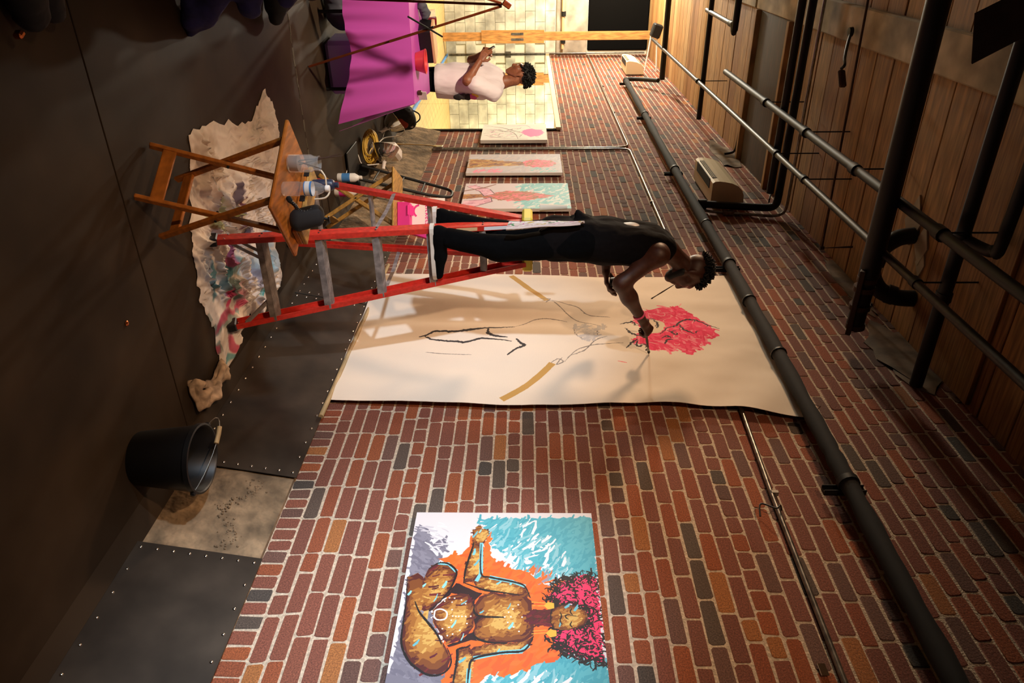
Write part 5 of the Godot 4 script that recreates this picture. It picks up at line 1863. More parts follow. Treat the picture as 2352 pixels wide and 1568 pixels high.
func make_cloths() -> void:
	# big crumpled drop cloth: outline on the floor, ridges by layered noise
	var ol := [Vector2(0.90, -4.72), Vector2(1.0, -4.35), Vector2(0.86, -3.68), Vector2(0.98, -3.50), Vector2(1.06, -3.46), Vector2(1.28, -3.34), Vector2(1.40, -3.30), Vector2(1.60, -3.27), Vector2(1.80, -3.33), Vector2(2.07, -3.31), Vector2(2.08, -3.5), Vector2(1.98, -3.72), Vector2(2.08, -3.98), Vector2(2.04, -4.42), Vector2(1.75, -4.45), Vector2(1.45, -4.7), Vector2(1.12, -4.86)]
	ol.reverse()
	var out := smooth_path(ol, 12, true)
	var ctr := Vector2(1.5, -3.95)
	var wv := FastNoiseLite.new()
	wv.seed = 8
	wv.frequency = 1.0
	for k in out.size():
		var dirv: Vector2 = (out[k] - ctr).normalized()
		out[k] += dirv * (0.06 * wv.get_noise_2d(out[k].x * 7.0, out[k].y * 7.0) + 0.01 * wv.get_noise_2d(out[k].x * 26.0, out[k].y * 26.0))
	var nz := FastNoiseLite.new()
	nz.seed = 12
	nz.frequency = 1.0
	nz.fractal_octaves = 2
	var s := Shape.new()
	var g := []
	var rings := 60
	for r in rings + 1:
		var f := float(r) / rings
		var line := []
		for k in out.size():
			var q: Vector2 = ctr.lerp(out[k], f)
			var wx := q.x + 0.12 * nz.get_noise_2d(q.x * 3.0, q.y * 3.0)
			var wy := q.y + 0.12 * nz.get_noise_2d(q.x * 3.0 + 40.0, q.y * 3.0)
			var n1 := nz.get_noise_2d(wx * 2.6 + wy * 4.4, (wy * 2.6 - wx * 4.4) * 0.2)
			var n2 := nz.get_noise_2d(wx * 15.0 - wy * 6.0, (wy * 15.0 + wx * 6.0) * 0.25 + 30.0)
			var ridge := pow(1.0 - absf(n1), 6.0) * 0.05 + pow(1.0 - absf(n2), 5.0) * 0.011
			var ed := clampf((1.0 - f) * 7.0, 0.0, 1.0)
			line.append(Vector3(q.x, 0.003 + ridge * (0.25 + 0.75 * ed) * (1.0 if f < 0.999 else 0.1), q.y))
		g.append(line)
	s.sheet(g, 0.0, true)
	for k in s.v.size():
		s.uv[k] = Vector2((s.v[k].x - 0.8) / 1.45, (s.v[k].z + 4.9) / 1.75)
	solo("drop_cloth", s, M.drop_cloth, "large crumpled canvas drop cloth stained with pink, teal and grey paint under the ladder", "cloth")
	# small twisted rag
	s = Shape.new()
	var path := smooth_path([Vector3(1.93, 0.035, -2.99), Vector3(1.97, 0.03, -2.96), Vector3(2.03, 0.03, -2.99), Vector3(2.07, 0.035, -3.05), Vector3(2.065, 0.03, -3.14), Vector3(2.045, 0.028, -3.24), Vector3(2.05, 0.022, -3.31)], 7)
	var rg := []
	for k in path.size():
		var line := []
		var t: Vector3 = (path[mini(k + 1, path.size() - 1)] - path[maxi(k - 1, 0)]).normalized()
		var sd := Vector3.UP.cross(t).normalized()
		var rr := 0.04 + 0.012 * sin(k * 0.55) + (0.01 if k < 5 else 0.0)
		for a in 18:
			var an := TAU * a / 18
			var w := rr * (1.0 + 0.28 * sin(an * 3.0 + k * 0.35) + 0.16 * sin(an * 5.0 - k * 0.6))
			line.append(path[k] + sd * cos(an) * w + Vector3.UP * (maxf(sin(an), -0.62) * w * 0.75))
		rg.append(line)
	s.sheet(rg, 0.0, true)
	for e in [0, path.size() - 1]:
		var q: Array = rg[e].duplicate()
		if e != 0:
			q.reverse()
		s.face(q)
	solo("twisted_rag", s, M.dusty_rag, "small twisted beige rag on the bare floor near the bucket", "rag")

func make_bucket() -> void:
	var c := Vector3(1.955, 0.0, -2.425)
	var t := thing("bucket", "black plastic bucket with a wire handle standing by the steel-clad base", "bucket", c)
	var s := Shape.new()
	s.lathe([Vector2(0.0, 0.0), Vector2(0.112, 0.0), Vector2(0.115, 0.006), Vector2(0.142, 0.25), Vector2(0.15, 0.252), Vector2(0.15, 0.272), Vector2(0.142, 0.274), Vector2(0.136, 0.268), Vector2(0.110, 0.012), Vector2(0.0, 0.010)], c, 40)
	part("pail", s, M.black_plastic, t)
	s = Shape.new()
	var hp := []
	for k in 13:
		var a := PI * k / 12
		hp.append(c + Vector3(-cos(a) * 0.15 * 0.55 - sin(a) * 0.03, 0.262 + sin(a) * 0.035, -cos(a) * 0.15 * 0.83 - sin(a) * 0.13))
	s.tube(hp, 0.0022, 6)
	var wr := part("wire_handle", s, M.galvanised, t)
	s = Shape.new()
	s.tube([hp[5], hp[6], hp[7]], 0.0105, 10)
	part("grip", s, M.dowel, wr, "pale wooden grip")
	s = Shape.new()
	for e in [hp[0], hp[12]]:
		s.lathe([Vector2(0, -0.012), Vector2(0.012, -0.008), Vector2(0.014, 0), Vector2(0.012, 0.008), Vector2(0, 0.012)], e, 10)
	part("lug", s, M.black_plastic, t)
	s = Shape.new()
	s.lathe([Vector2(0.011, 0.0), Vector2(0.012, 0.003), Vector2(0.008, 0.007), Vector2(0.0, 0.008)], Vector3(1.41, 0, -2.62), 12)
	solo("bottle_cap", s, M.copper, "tiny shiny copper cap lying alone on the dark floor", "cap")

func rod(a: Vector3, b: Vector3, r: float, called: String, label: String, m: Material, cat := "pipe", group := "ceiling pipes") -> MeshInstance3D:
	var s := Shape.new()
	s.tube([a, b], r, 14)
	return solo(called, s, m, label, cat, group)

func collar(s: Shape, at: Vector3, d: Vector3, r: float, l: float) -> void:
	s.tube([at - d * l * 0.5, at + d * l * 0.5], r, 14)

func make_pipes() -> void:
	# long lagged pipe on the brick wall with its struts
	var t := thing("wall_pipe", "long black lagged pipe running along the upper brick wall", "pipe", Vector3(2.22, 3.15, -6))
	var s := Shape.new()
	var pts := [Vector3(2.225, 3.245, -12.5), Vector3(2.225, 3.21, -10.0), Vector3(2.225, 3.171, -7.478), Vector3(2.225, 3.154, -4.92), Vector3(2.225, 3.122, -3.162), Vector3(2.225, 3.108, -2.6), Vector3(2.225, 3.086, -1.636), Vector3(2.225, 3.06, -0.5)]
	var fine := smooth_path(pts, 12)
	var rad := []
	for k in fine.size():
		rad.append(0.041 + 0.003 * sin(k * 1.7) + 0.002 * sin(k * 0.9))
	s.tube(fine, rad, 16)
	var pp := part("lagging", s, M.lagging, t, "black foam lagging")
	s = Shape.new()
	s.tube(smooth_path([Vector3(2.225, 3.245, -12.48), Vector3(2.222, 3.30, -12.52), Vector3(2.215, 3.45, -12.48), Vector3(2.16, 3.70, -12.05)], 5), 0.034, 12)
	part("riser", s, M.black_pipe, t)
	s = Shape.new()
	for k in [-5.9, -4.45, -3.75]:
		collar(s, Vector3(2.225, 3.15 + (k + 4.9) * 0.013 * -1.0, k), Vector3(0, 0, 1), 0.048, 0.012)
	part("tape_band", s, M.black_plastic, pp, "", "stuff")
	for q in [[-12.38, 3.24], [-9.98, 3.21], [-7.48, 3.171], [-5.07, 3.155], [-2.6, 3.108]]:
		s = Shape.new()
		s.box(Vector3(2.275, q[1] - 0.01, q[0]), Vector3(0.02, 0.19, 0.041), Basis(), 0.002)
		s.box(Vector3(2.262, q[1] - 0.01, q[0] - 0.018), Vector3(0.02, 0.19, 0.004))
		s.box(Vector3(2.262, q[1] - 0.01, q[0] + 0.018), Vector3(0.02, 0.19, 0.004))
		collar(s, Vector3(2.225, q[1], q[0]), Vector3(0, 0, 1), 0.05, 0.03)
		part("strut_bracket", s, M.black_metal, t)
	# thin conduit on the wall, two runs meeting at a drop
	t = thing("conduit", "thin grey metal conduit along the brick wall with a drop down to the concrete base", "conduit", Vector3(2.3, 2.8, -7))
	s = Shape.new()
	s.tube([Vector3(2.306, 2.75, -0.5), Vector3(2.306, 2.755, -1.657), Vector3(2.306, 2.78, -2.62), Vector3(2.306, 2.812, -3.3), Vector3(2.306, 2.832, -6.0)] + smooth_path([Vector3(2.306, 2.842, -8.45), Vector3(2.306, 2.83, -8.55), Vector3(2.306, 2.75, -8.60), Vector3(2.306, 2.6, -8.60)], 6) + [Vector3(2.306, 0.62, -8.62)], 0.0115, 10)
	part("near_run", s, M.galvanised, t)
	s = Shape.new()
	s.tube([Vector3(2.306, 2.855, -15.6), Vector3(2.306, 2.846, -9.3)] + smooth_path([Vector3(2.306, 2.846, -8.85), Vector3(2.306, 2.83, -8.74), Vector3(2.306, 2.75, -8.68), Vector3(2.306, 2.6, -8.66)], 6) + [Vector3(2.306, 0.62, -8.66)], 0.0115, 10)
	part("far_run", s, M.galvanised, t)
	s = Shape.new()
	s.box(Vector3(2.292, 0.59, -8.64), Vector3(0.045, 0.11, 0.09), Basis(), 0.004)
	part("outlet_box", s, M.galvanised, t)
	for q in [-2.62, -4.6, -6.7, -10.5, -12.4]:
		s = Shape.new()
		s.box(Vector3(2.305, 2.81 - (q + 4.6) * 0.008, q), Vector3(0.026, 0.035, 0.018), Basis(), 0.002)
		part("clip", s, M.galvanised, t)
	s = Shape.new()
	s.box(Vector3(2.312, 2.70, -1.70), Vector3(0.003, 0.028, 0.05), Basis(), 0.001)
	solo("metal_tab", s, M.chrome, "small bright metal tab screwed to the bricks under the conduit", "tab")
	s = Shape.new()
	s.tube(smooth_path([Vector3(2.30, 2.79, -2.5), Vector3(2.27, 2.78, -2.5), Vector3(2.26, 2.75, -2.47), Vector3(2.28, 2.70, -2.52), Vector3(2.29, 2.68, -2.45)], 5), 0.004, 6)
	solo("wire_tie", s, M.black_plastic, "dark wire twisted around the thin wall conduit", "wire")
	# pipes under the ceiling, across the room
	t = thing("ceiling_pipe", "thick black drain pipe under the ceiling with a strapped board and capped end", "pipe", Vector3(1.0, 3.64, -3.96), "ceiling pipes")
	s = Shape.new()
	s.tube([Vector3(-3.6, 3.66, -3.96), Vector3(1.82, 3.655, -3.965)], 0.058, 18)
	s.tube([Vector3(1.82, 3.655, -3.965), Vector3(2.17, 3.645, -3.965)], 0.05, 18)
	part("pipe", s, M.black_pipe, t)
	for q in [1.84, 2.15]:
		s = Shape.new()
		collar(s, Vector3(q, 3.65, -3.965), Vector3(1, 0, 0), 0.057, 0.03)
		part("band", s, M.rusty, t)
	s = Shape.new()
	s.box(Vector3(1.98, 3.60, -3.93), Vector3(0.42, 0.03, 0.045), Basis(Vector3.RIGHT, 0.5), 0.003)
	part("strapped_board", s, M.dark_board, t)
	for q in [1.90, 2.02]:
		s = Shape.new()
		collar(s, Vector3(q, 3.647, -3.965), Vector3(1, 0, 0), 0.062, 0.03)
		part("strap", s, M.rusty, t)
	s = Shape.new()
	s.box(Vector3(1.5, CEIL - 0.012, -3.44), Vector3(1.6, 0.024, 0.22), Basis(), 0.003)
	solo("ceiling_batten", s, M.plank3, "pale board nailed across the ceiling behind the slim black pipe", "board")
	t = thing("ceiling_pipe", "slim black pipe running across the ceiling into the brick wall with a bent branch", "pipe", Vector3(1.0, 3.87, -3.55), "ceiling pipes")
	s = Shape.new()
	s.tube([Vector3(-3.6, 3.87, -3.55), Vector3(2.31, 3.868, -3.55)], 0.036, 16)
	part("pipe", s, M.black_pipe, t)
	s = Shape.new()
	s.tube(smooth_path([Vector3(1.42, 3.88, -3.52), Vector3(1.42, 3.9, -3.42), Vector3(1.40, 3.91, -3.34), Vector3(1.30, 3.91, -3.30), Vector3(0.4, 3.91, -3.28)], 6), 0.03, 12)
	part("branch", s, M.black_pipe, t)
	for q in [1.42, 1.75]:
		s = Shape.new()
		collar(s, Vector3(q, 3.868, -3.55), Vector3(1, 0, 0), 0.042, 0.05)
		part("coupling", s, M.black_pipe, t)
	# bent duct trap above the painter
	t = thing("drain_trap", "bulky black drain elbow beside the thick ceiling pipe", "pipe", Vector3(1.9, 3.8, -4.25), "ceiling pipes")
	s = Shape.new()
	s.tube(smooth_path([Vector3(1.70, 4.04, -4.30), Vector3(1.72, 3.94, -4.30), Vector3(1.80, 3.85, -4.29), Vector3(1.93, 3.82, -4.26), Vector3(2.02, 3.86, -4.20), Vector3(2.05, 3.95, -4.15), Vector3(2.05, 4.05, -4.13)], 6), 0.052, 14)
	part("elbow", s, M.black_pipe, t)
	for q in [[Vector3(1.86, 3.83, -4.275), Vector3(0.95, -0.25, 0.2)], [Vector3(2.04, 3.92, -4.165), Vector3(0.2, 0.9, 0.4)]]:
		s = Shape.new()
		collar(s, q[0], q[1].normalized(), 0.06, 0.05)
		part("clamp_ring", s, M.black_metal, t)
	s = Shape.new()
	for q in [[1.62, -4.36, 0.16], [1.72, -4.2, 0.13], [1.82, -4.16, 0.09]]:
		s.prism([Vector3(q[0] - q[2], CEIL, q[1]), Vector3(q[0], CEIL, q[1] + q[2] * 0.6), Vector3(q[0] + q[2], CEIL, q[1] + 0.02), Vector3(q[0] + q[2] * 0.2, CEIL, q[1] - q[2] * 0.6)], Vector3(0, -0.006 - q[2] * 0.03, 0))
	solo("plaster_patch", s, M.girder, "ragged white plaster patch around the drain elbow on the ceiling", "patch")
	# three parallel runs that turn down to the wall unit
	t = thing("ceiling_pipe", "paired black pipes and grey conduit turning down the wall to the cream unit", "pipe", Vector3(1.0, 3.9, -6.5), "ceiling pipes")
	s = Shape.new()
	s.tube([Vector3(-3.6, 3.77, -6.24), Vector3(2.06, 3.762, -6.22)], 0.032, 14)
	part("stub_pipe", s, M.black_pipe, t)
	s = Shape.new()
	var dr := smooth_path([Vector3(2.12, 3.89, -6.36), Vector3(2.21, 3.88, -6.36), Vector3(2.245, 3.83, -6.37), Vector3(2.25, 3.72, -6.39)], 6)
	s.tube([Vector3(-3.6, 3.90, -6.36)] + dr + [Vector3(2.25, 3.26, -6.48)], 0.034, 14)
	part("bent_pipe", s, M.black_pipe, t)
	s = Shape.new()
	collar(s, Vector3(2.25, 3.25, -6.48), Vector3(0, 1, 0), 0.045, 0.07)
	part("flange", s, M.black_pipe, t)
	s = Shape.new()
	dr = smooth_path([Vector3(2.16, 3.96, -6.30), Vector3(2.26, 3.94, -6.29), Vector3(2.296, 3.86, -6.29), Vector3(2.30, 3.74, -6.32)], 6)
	s.tube([Vector3(-3.6, 3.965, -6.30)] + dr + smooth_path([Vector3(2.30, 3.36, -6.41), Vector3(2.30, 3.28, -6.45), Vector3(2.29, 3.26, -6.54)], 5), 0.013, 10)
	part("grey_conduit", s, M.galvanised, t)
	s = Shape.new()
	s.box(Vector3(2.297, 3.47, -6.38), Vector3(0.04, 0.1, 0.045), Basis(), 0.004)
	part("junction_box", s, M.galvanised, t)
	s = Shape.new()
	s.box(Vector3(2.10, 3.79, -6.28), Vector3(0.04, 0.012, 0.32), Basis(Vector3.RIGHT, 0.35), 0.002)
	part("cross_strut", s, M.black_metal, t)
	rod(Vector3(-3.6, 3.76, -9.25), Vector3(2.12, 3.762, -9.25), 0.03, "ceiling_pipe", "straight black pipe under the pale far boards, ending short of the bricks", M.black_pipe)
	rod(Vector3(-3.6, 3.73, -11.9), Vector3(2.12, 3.73, -11.9), 0.042, "ceiling_pipe", "farthest black pipe across the ceiling above the small wall unit", M.black_pipe)
	# runs along the room
	t = thing("ceiling_pipe", "long grey steel pipe running the length of the ceiling near the bricks", "pipe", Vector3(1.67, 3.7, -6), "ceiling pipes")
	s = Shape.new()
	s.tube([Vector3(1.68, 3.71, -13.0), Vector3(1.66, 3.69, 2.4)], 0.024, 14)
	part("pipe", s, M.dull_pipe, t)
	for q in [-9.25, -6.05, -5.35, -3.55]:
		s = Shape.new()
		collar(s, Vector3(1.668, 3.70, q), Vector3(0, 0, 1), 0.031, 0.05)
		s.tube([Vector3(1.668, 3.72, q), Vector3(1.668, CEIL, q)], 0.005, 8)
		part("hanger", s, M.black_metal, t)
	t = thing("ceiling_pipe", "long dark iron pipe running the length of the ceiling beside the grey one", "pipe", Vector3(1.37, 3.72, -6), "ceiling pipes")
	s = Shape.new()
	s.tube([Vector3(1.37, 3.725, -8.1), Vector3(1.37, 3.72, 2.4)], 0.029, 14)
	part("pipe", s, M.black_pipe, t)
	for q in [-6.6, -5.55, -4.6, -3.5]:
		s = Shape.new()
		collar(s, Vector3(1.37, 3.72, q), Vector3(0, 0, 1), 0.038, 0.07)
		s.tube([Vector3(1.37, 3.74, q), Vector3(1.37, CEIL, q)], 0.005, 8)
		part("hanger", s, M.black_metal, t)
	t = thing("ceiling_pipe", "short grey pipe dropping from a black elbow under the far boards", "pipe", Vector3(0.9, 3.8, -8.6), "ceiling pipes")
	s = Shape.new()
	s.tube([Vector3(0.90, 3.75, -9.4), Vector3(0.93, 3.78, -8.35)], 0.026, 12)
	part("pipe", s, M.dull_pipe, t)
	s = Shape.new()
	s.tube(smooth_path([Vector3(0.93, 3.78, -8.38), Vector3(0.93, 3.79, -8.28), Vector3(0.88, 3.80, -8.24), Vector3(-0.6, 3.80, -8.24)], 5), 0.034, 12)
	part("elbow", s, M.black_pipe, t)
	# thin rusty pipe with an upturned end
	t = thing("gas_pipe", "thin rusty pipe across the ceiling turning up at a right angle near the bricks", "pipe", Vector3(1, 3.85, -5.3))
	s = Shape.new()
	s.tube([Vector3(-1.5, 3.85, -5.36), Vector3(2.10, 3.82, -5.07), Vector3(2.10, CEIL, -5.09)], 0.0085, 8)
	part("pipe", s, M.rusty, t)
	s = Shape.new()
	collar(s, Vector3(2.10, 3.82, -5.07), Vector3(0, 1, 0), 0.013, 0.03)
	part("elbow", s, M.rusty, t)
	# bracket lamp arm hooked to the girder
	t = thing("ceiling_hook", "bent black arm hanging from the pale girder with a small rusty clamp", "hook", Vector3(0.85, 3.95, -5.5))
	s = Shape.new()
	s.tube(smooth_path([Vector3(0.70, 3.98, -5.72), Vector3(0.76, 3.93, -5.62), Vector3(0.84, 3.88, -5.50), Vector3(0.88, 3.86, -5.43), Vector3(0.905, 3.85, -5.45)], 6), 0.011, 8)
	part("arm", s, M.black_metal, t)
	s = Shape.new()
	s.lathe([Vector2(0, -0.02), Vector2(0.03, -0.016), Vector2(0.034, 0.01), Vector2(0, 0.02)], Vector3(0.70, 3.975, -5.72), 12)
	part("base", s, M.black_metal, t)
	s = Shape.new()
	s.box(Vector3(0.965, 3.85, -5.40), Vector3(0.13, 0.05, 0.03), Basis(Vector3.UP, -0.7), 0.01)
	part("clamp", s, M.rusty, t)
	# black sheet flag near the camera
	s = Shape.new()
	s.prism([Vector3(0.36, 3.60, -3.52), Vector3(0.55, 3.59, -3.42), Vector3(0.42, 3.80, -3.40), Vector3(0.26, 3.79, -3.52)], Vector3(0.004, 0.002, 0.006))
	solo("light_flag", s, M.dark_board, "dark sheet-metal flag hanging under the girder", "flag")
	s = Shape.new()
	s.tube([Vector3(0.36, 3.79, -3.47), Vector3(0.36, CEIL, -3.47)], 0.006, 8)
	solo("flag_rod", s, M.black_metal, "thin rod carrying the dark metal flag", "rod")

func wall_unit(z0: float, z1: float, label: String) -> void:
	var t := thing("wall_unit", label, "air conditioner", Vector3(2.2, 3.36, (z0 + z1) * 0.5), "cream wall units")
	var prof := [Vector2(2.296, 3.36), Vector2(2.10, 3.36), Vector2(2.085, 3.38), Vector2(2.082, 3.42), Vector2(2.088, 3.47), Vector2(2.102, 3.54), Vector2(2.13, 3.60), Vector2(2.17, 3.64), Vector2(2.22, 3.66), Vector2(2.296, 3.665)]
	var s := Shape.new()
	var a := []
	for p in prof:
		a.append(Vector3(p.x, p.y, z1))
	s.prism(a, Vector3(0, 0, z0 - z1))
	part("casing", s, M.cream, t)
	var g := Shape.new()
	g.box(Vector3(2.135, 3.358, (z0 + z1) * 0.5), Vector3(0.09, 0.006, absf(z0 - z1) * 0.72))
	g.box(Vector3(2.083, 3.40, (z0 + z1) * 0.5), Vector3(0.006, 0.045, absf(z0 - z1) * 0.72))
	var gr := part("grille", g, M.dark_slot, t)
	for k in 3:
		s = Shape.new()
		s.box(Vector3(2.0795, 3.384 + 0.016 * k, (z0 + z1) * 0.5), Vector3(0.006, 0.004, absf(z0 - z1) * 0.72))
		part("louvre", s, M.cream, gr)
	s = Shape.new()
	s.box(Vector3(2.31, 3.50, (z0 + z1) * 0.5), Vector3(0.03, 0.26, absf(z0 - z1) * 0.9))
	part("back_plate", s, M.galvanised, t)

func make_fittings() -> void:
	wall_unit(-6.62, -7.42, "cream wall-mounted air unit with dark grille above the wall pipe")
	wall_unit(-13.4, -14.2, "distant cream wall-mounted air unit near the far corner")
	# mirror of four panes on the bricks
	var t := thing("wall_mirror", "large floor-level wall mirror reflecting the pale block wall", "mirror", Vector3(2.3, 0.03, -12.6))
	for k in 4:
		var z0 := -9.56 - k * 1.54
		var s := Shape.new()
		s.box(Vector3(2.296, 1.02, z0 - 0.768), Vector3(0.006, 1.98, 1.532), Basis(), 0.001)
		part("mirror_pane", s, M.mirror, t)
	var s := Shape.new()
	s.box(Vector3(2.305, 1.02, -12.64), Vector3(0.012, 2.0, 6.2))
	part("backing", s, M.black_metal, t)
	s = Shape.new()
	s.box(Vector3(2.295, 2.045, -12.64), Vector3(0.035, 0.07, 6.18), Basis(), 0.004)
	part("top_strip", s, M.cream, t, "pale top strip")
	s = Shape.new()
	s.box(Vector3(2.285, 0.018, -12.64), Vector3(0.03, 0.03, 6.18), Basis(), 0.004)
	part("bottom_strip", s, M.label_blue, t, "pale blue bottom strip")
	# timber post with plywood splice
	t = thing("timber_post", "square pine post with a plywood splice and steel straps near the far wall", "post", Vector3(1.94, 0, -15.3))
	s = Shape.new()
	s.box(Vector3(1.90, 2.025, -15.3), Vector3(0.15, 4.05, 0.1), Basis(), 0.004)
	part("post", s, M.pine, t)
	s = Shape.new()
	s.box(Vector3(1.90, 1.36, -15.24), Vector3(0.24, 1.22, 0.02), Basis(), 0.003)
	var sp := part("splice", s, M.pine, t, "plywood splice board")
	for q in [-0.05, 0.05]:
		s = Shape.new()
		s.box(Vector3(1.90 + q, 1.45, -15.228), Vector3(0.045, 0.24, 0.004), Basis(), 0.001)
		part("steel_strap", s, M.galvanised, sp)
	# pipe along the back wall
	t = thing("back_wall_pipe", "rusty pipe with dark couplings crossing the plaster band", "pipe", Vector3(1.4, 2.33, -15.7))
	s = Shape.new()
	s.tube([Vector3(-1.0, 2.35, BZ + 0.07), Vector3(2.2, 2.35, BZ + 0.07)], 0.028, 12)
	part("pipe", s, M.tan, t)
	for q in [1.55, 2.05]:
		s = Shape.new()
		collar(s, Vector3(q, 2.36, BZ + 0.07), Vector3(1, 0, 0), 0.045, 0.09)
		part("coupling", s, M.black_metal, t)
	t = thing("corner_conduit", "thin conduit with a grey box in the far corner of the bricks", "conduit", Vector3(2.28, 1.2, -15.72))
	s = Shape.new()
	s.tube([Vector3(2.28, 0.06, -15.73), Vector3(2.28, 4.0, -15.73)], 0.014, 8)
	part("tube", s, M.galvanised, t)
	s = Shape.new()
	s.box(Vector3(2.262, 1.25, -15.72), Vector3(0.05, 0.12, 0.09), Basis(), 0.004)
	part("switch_box", s, M.galvanised, t)
	# lighting bracket high in the far corner
	t = thing("stage_lamp", "dark stage lamp on pale struts high in the far corner", "lamp", Vector3(1.75, 3.75, -13.6))
	s = Shape.new()
	s.box(Vector3(1.62, 3.86, -13.6), Vector3(0.22, 0.16, 0.2), Basis(Vector3.FORWARD, 0.3), 0.02)
	part("housing", s, M.black_metal, t)
	for q in [-0.06, 0.04]:
		s = Shape.new()
		s.tube([Vector3(1.70, 3.83 + q, -13.55), Vector3(2.24, 3.80 + q * 2.0, -13.4)], 0.014, 8)
		part("strut", s, M.off_white, t)
	# rounded conduit drop beside the dark beam
	s = Shape.new()
	s.tube([Vector3(1.3, 4.02, -8.32), Vector3(2.05, 4.02, -8.32)] + smooth_path([Vector3(2.2, 4.01, -8.32), Vector3(2.27, 3.98, -8.31), Vector3(2.29, 3.88, -8.30)], 5), 0.014, 8)
	solo("bent_conduit", s, M.black_metal, "short bent dark conduit beside the brown ceiling beam", "conduit")

func box_thing(called: String, at: Vector3, size: Vector3, turn: float, m: Material, label: String, cat: String, bev := 0.006) -> MeshInstance3D:
	var s := Shape.new()
	s.box(at + Vector3(0, size.y * 0.5, 0), size, Basis(Vector3.UP, turn), bev)
	return solo(called, s, m, label, cat)

func make_pink_table() -> void:
	var o := Vector3(1.25, 0, -6.10)
	var a := Vector3(-0.995, 0, -0.10)       # along the near edge, away from the wall
	var b := Vector3(0.10, 0, -0.995)        # into the room
	var h := 0.73
	var t := thing("folding_table", "folding table hidden under a pink plastic sheet", "table", o + a * 0.38 + b * 0.6)
	var s := Shape.new()
	s.box(o + a * 0.39 + b * 0.50 + Vector3(0, h - 0.025, 0), Vector3(0.72, 0.04, 0.94), Basis(-a, Vector3.UP, -b).orthonormalized(), 0.01)
	part("table_top", s, M.off_white, t)
	for q in [[0.1, 0.1], [0.68, 0.1], [0.1, 0.9], [0.68, 0.9]]:
		s = Shape.new()
		s.tube([o + a * q[0] + b * q[1], o + a * q[0] + b * q[1] + Vector3(0, h - 0.04, 0)], 0.014, 10)
		part("leg", s, M.black_metal, t)
	t = thing("table_sheet", "shiny pink plastic sheet draped over the folding table with a flared corner", "tablecloth", o + Vector3(0, 0.25, 0))
	var nz := FastNoiseLite.new()
	nz.seed = 4
	nz.frequency = 1.0
	s = Shape.new()
	var g := []
	for r in 9:
		var line := []
		for k in 15:
			line.append(o + a * (0.80 * r / 8.0 - 0.01) + b * (1.02 * k / 14.0 - 0.01) + Vector3(0, h + 0.003 + 0.003 * nz.get_noise_2d(r * 1.3, k * 1.1), 0))
		g.append(line)
	s.sheet(g, 0.0012)
	part("top_panel", s, M.pink_sheet, t)
	s = Shape.new()
	g = []
	for r in 17:                              # near drop
		var f := r / 16.0
		var line := []
		for k in 49:
			var e := k / 48.0
			var p := o + a * (0.80 * (1.0 - e) - 0.01)
			var flare := pow(e, 5.0) * 0.15 * f
			var fold := (0.016 * sin(e * 23.0) + 0.012 * sin(e * 41.0 + 1.0)) * f
			var drop := 0.49 + 0.02 * sin(e * 9.0) + 0.13 * pow(e, 6.0)
			p += -a * flare - b * (0.012 + fold + 0.03 * f + flare * 0.2) + Vector3(0, h + 0.003 - drop * f, 0)
			line.append(p)
		g.append(line)
	s.sheet(g, 0.0012)
	part("near_drop", s, M.pink_sheet, t)
	s = Shape.new()
	g = []
	for r in 17:                              # drop on the wall side
		var f := r / 16.0
		var line := []
		for k in 33:
			var e := k / 32.0
			var p := o + b * (1.02 * e - 0.012)
			var flare := pow(1.0 - e, 5.0) * 0.15 * f
			var drop := 0.36 - 0.05 * e + 0.26 * pow(1.0 - e, 6.0)
			p += -a * (0.012 + 0.05 * f + 0.02 * sin(e * 17.0) * f + flare) - b * (flare * 0.2 + 0.03 * f * pow(1.0 - e, 8.0)) + Vector3(0, h + 0.003 - drop * f, 0)
			line.append(p)
		g.append(line)
	s.sheet(g, 0.0012)
	part("side_drop", s, M.pink_sheet, t)
	# things on the table
	var T0 := func(u: float, w: float, y := 0.0) -> Vector3: return o + a * u + b * w + Vector3(0, h + 0.006 + y, 0)
	t = thing("cash_box", "black box with a tan rim standing on the pink table", "box", T0.call(0.44, 0.55))
	s = Shape.new()
	s.box(T0.call(0.44, 0.55, 0.05), Vector3(0.30, 0.10, 0.18), Basis(Vector3.UP, 0.45), 0.005)
	part("box_body", s, M.black_plastic, t)
	s = Shape.new()
	s.box(T0.call(0.44, 0.55, 0.113), Vector3(0.305, 0.026, 0.185), Basis(Vector3.UP, 0.45), 0.004)
	part("rim", s, M.tan, t)
	s = Shape.new()
	s.lathe([Vector2(0.0, 0.0), Vector2(0.07, 0.0), Vector2(0.095, 0.075), Vector2(0.098, 0.075), Vector2(0.098, 0.082), Vector2(0.09, 0.08), Vector2(0.066, 0.006), Vector2(0.0, 0.006)], T0.call(0.30, 0.2), 26)
	solo("red_bowl", s, M.red_glass, "red plastic bowl on the pink table", "bowl")
	box_thing("paper_card", T0.call(0.03, 0.22), Vector3(0.09, 0.07, 0.004), 0.6, M.white_paper, "small white card standing at the pink table's corner", "card", 0.001)
	box_thing("dark_clip", T0.call(0.06, 0.16), Vector3(0.035, 0.04, 0.03), 0.3, M.brush_handle, "small brown clip on the pink table's corner", "clip")
	for q in [[0.66, 0.85, "clear_glass", "empty clear tumbler on the pink table"], [0.60, 0.9, "dark_red", "tumbler of dark red drink on the pink table"]]:
		s = Shape.new()
		s.lathe([Vector2(0.0, 0.0), Vector2(0.03, 0.0), Vector2(0.038, 0.1), Vector2(0.036, 0.1), Vector2(0.028, 0.006), Vector2(0.0, 0.006)], T0.call(q[0], q[1]), 20)
		solo("tumbler", s, M[q[2]], q[3], "glass")
	s = Shape.new()
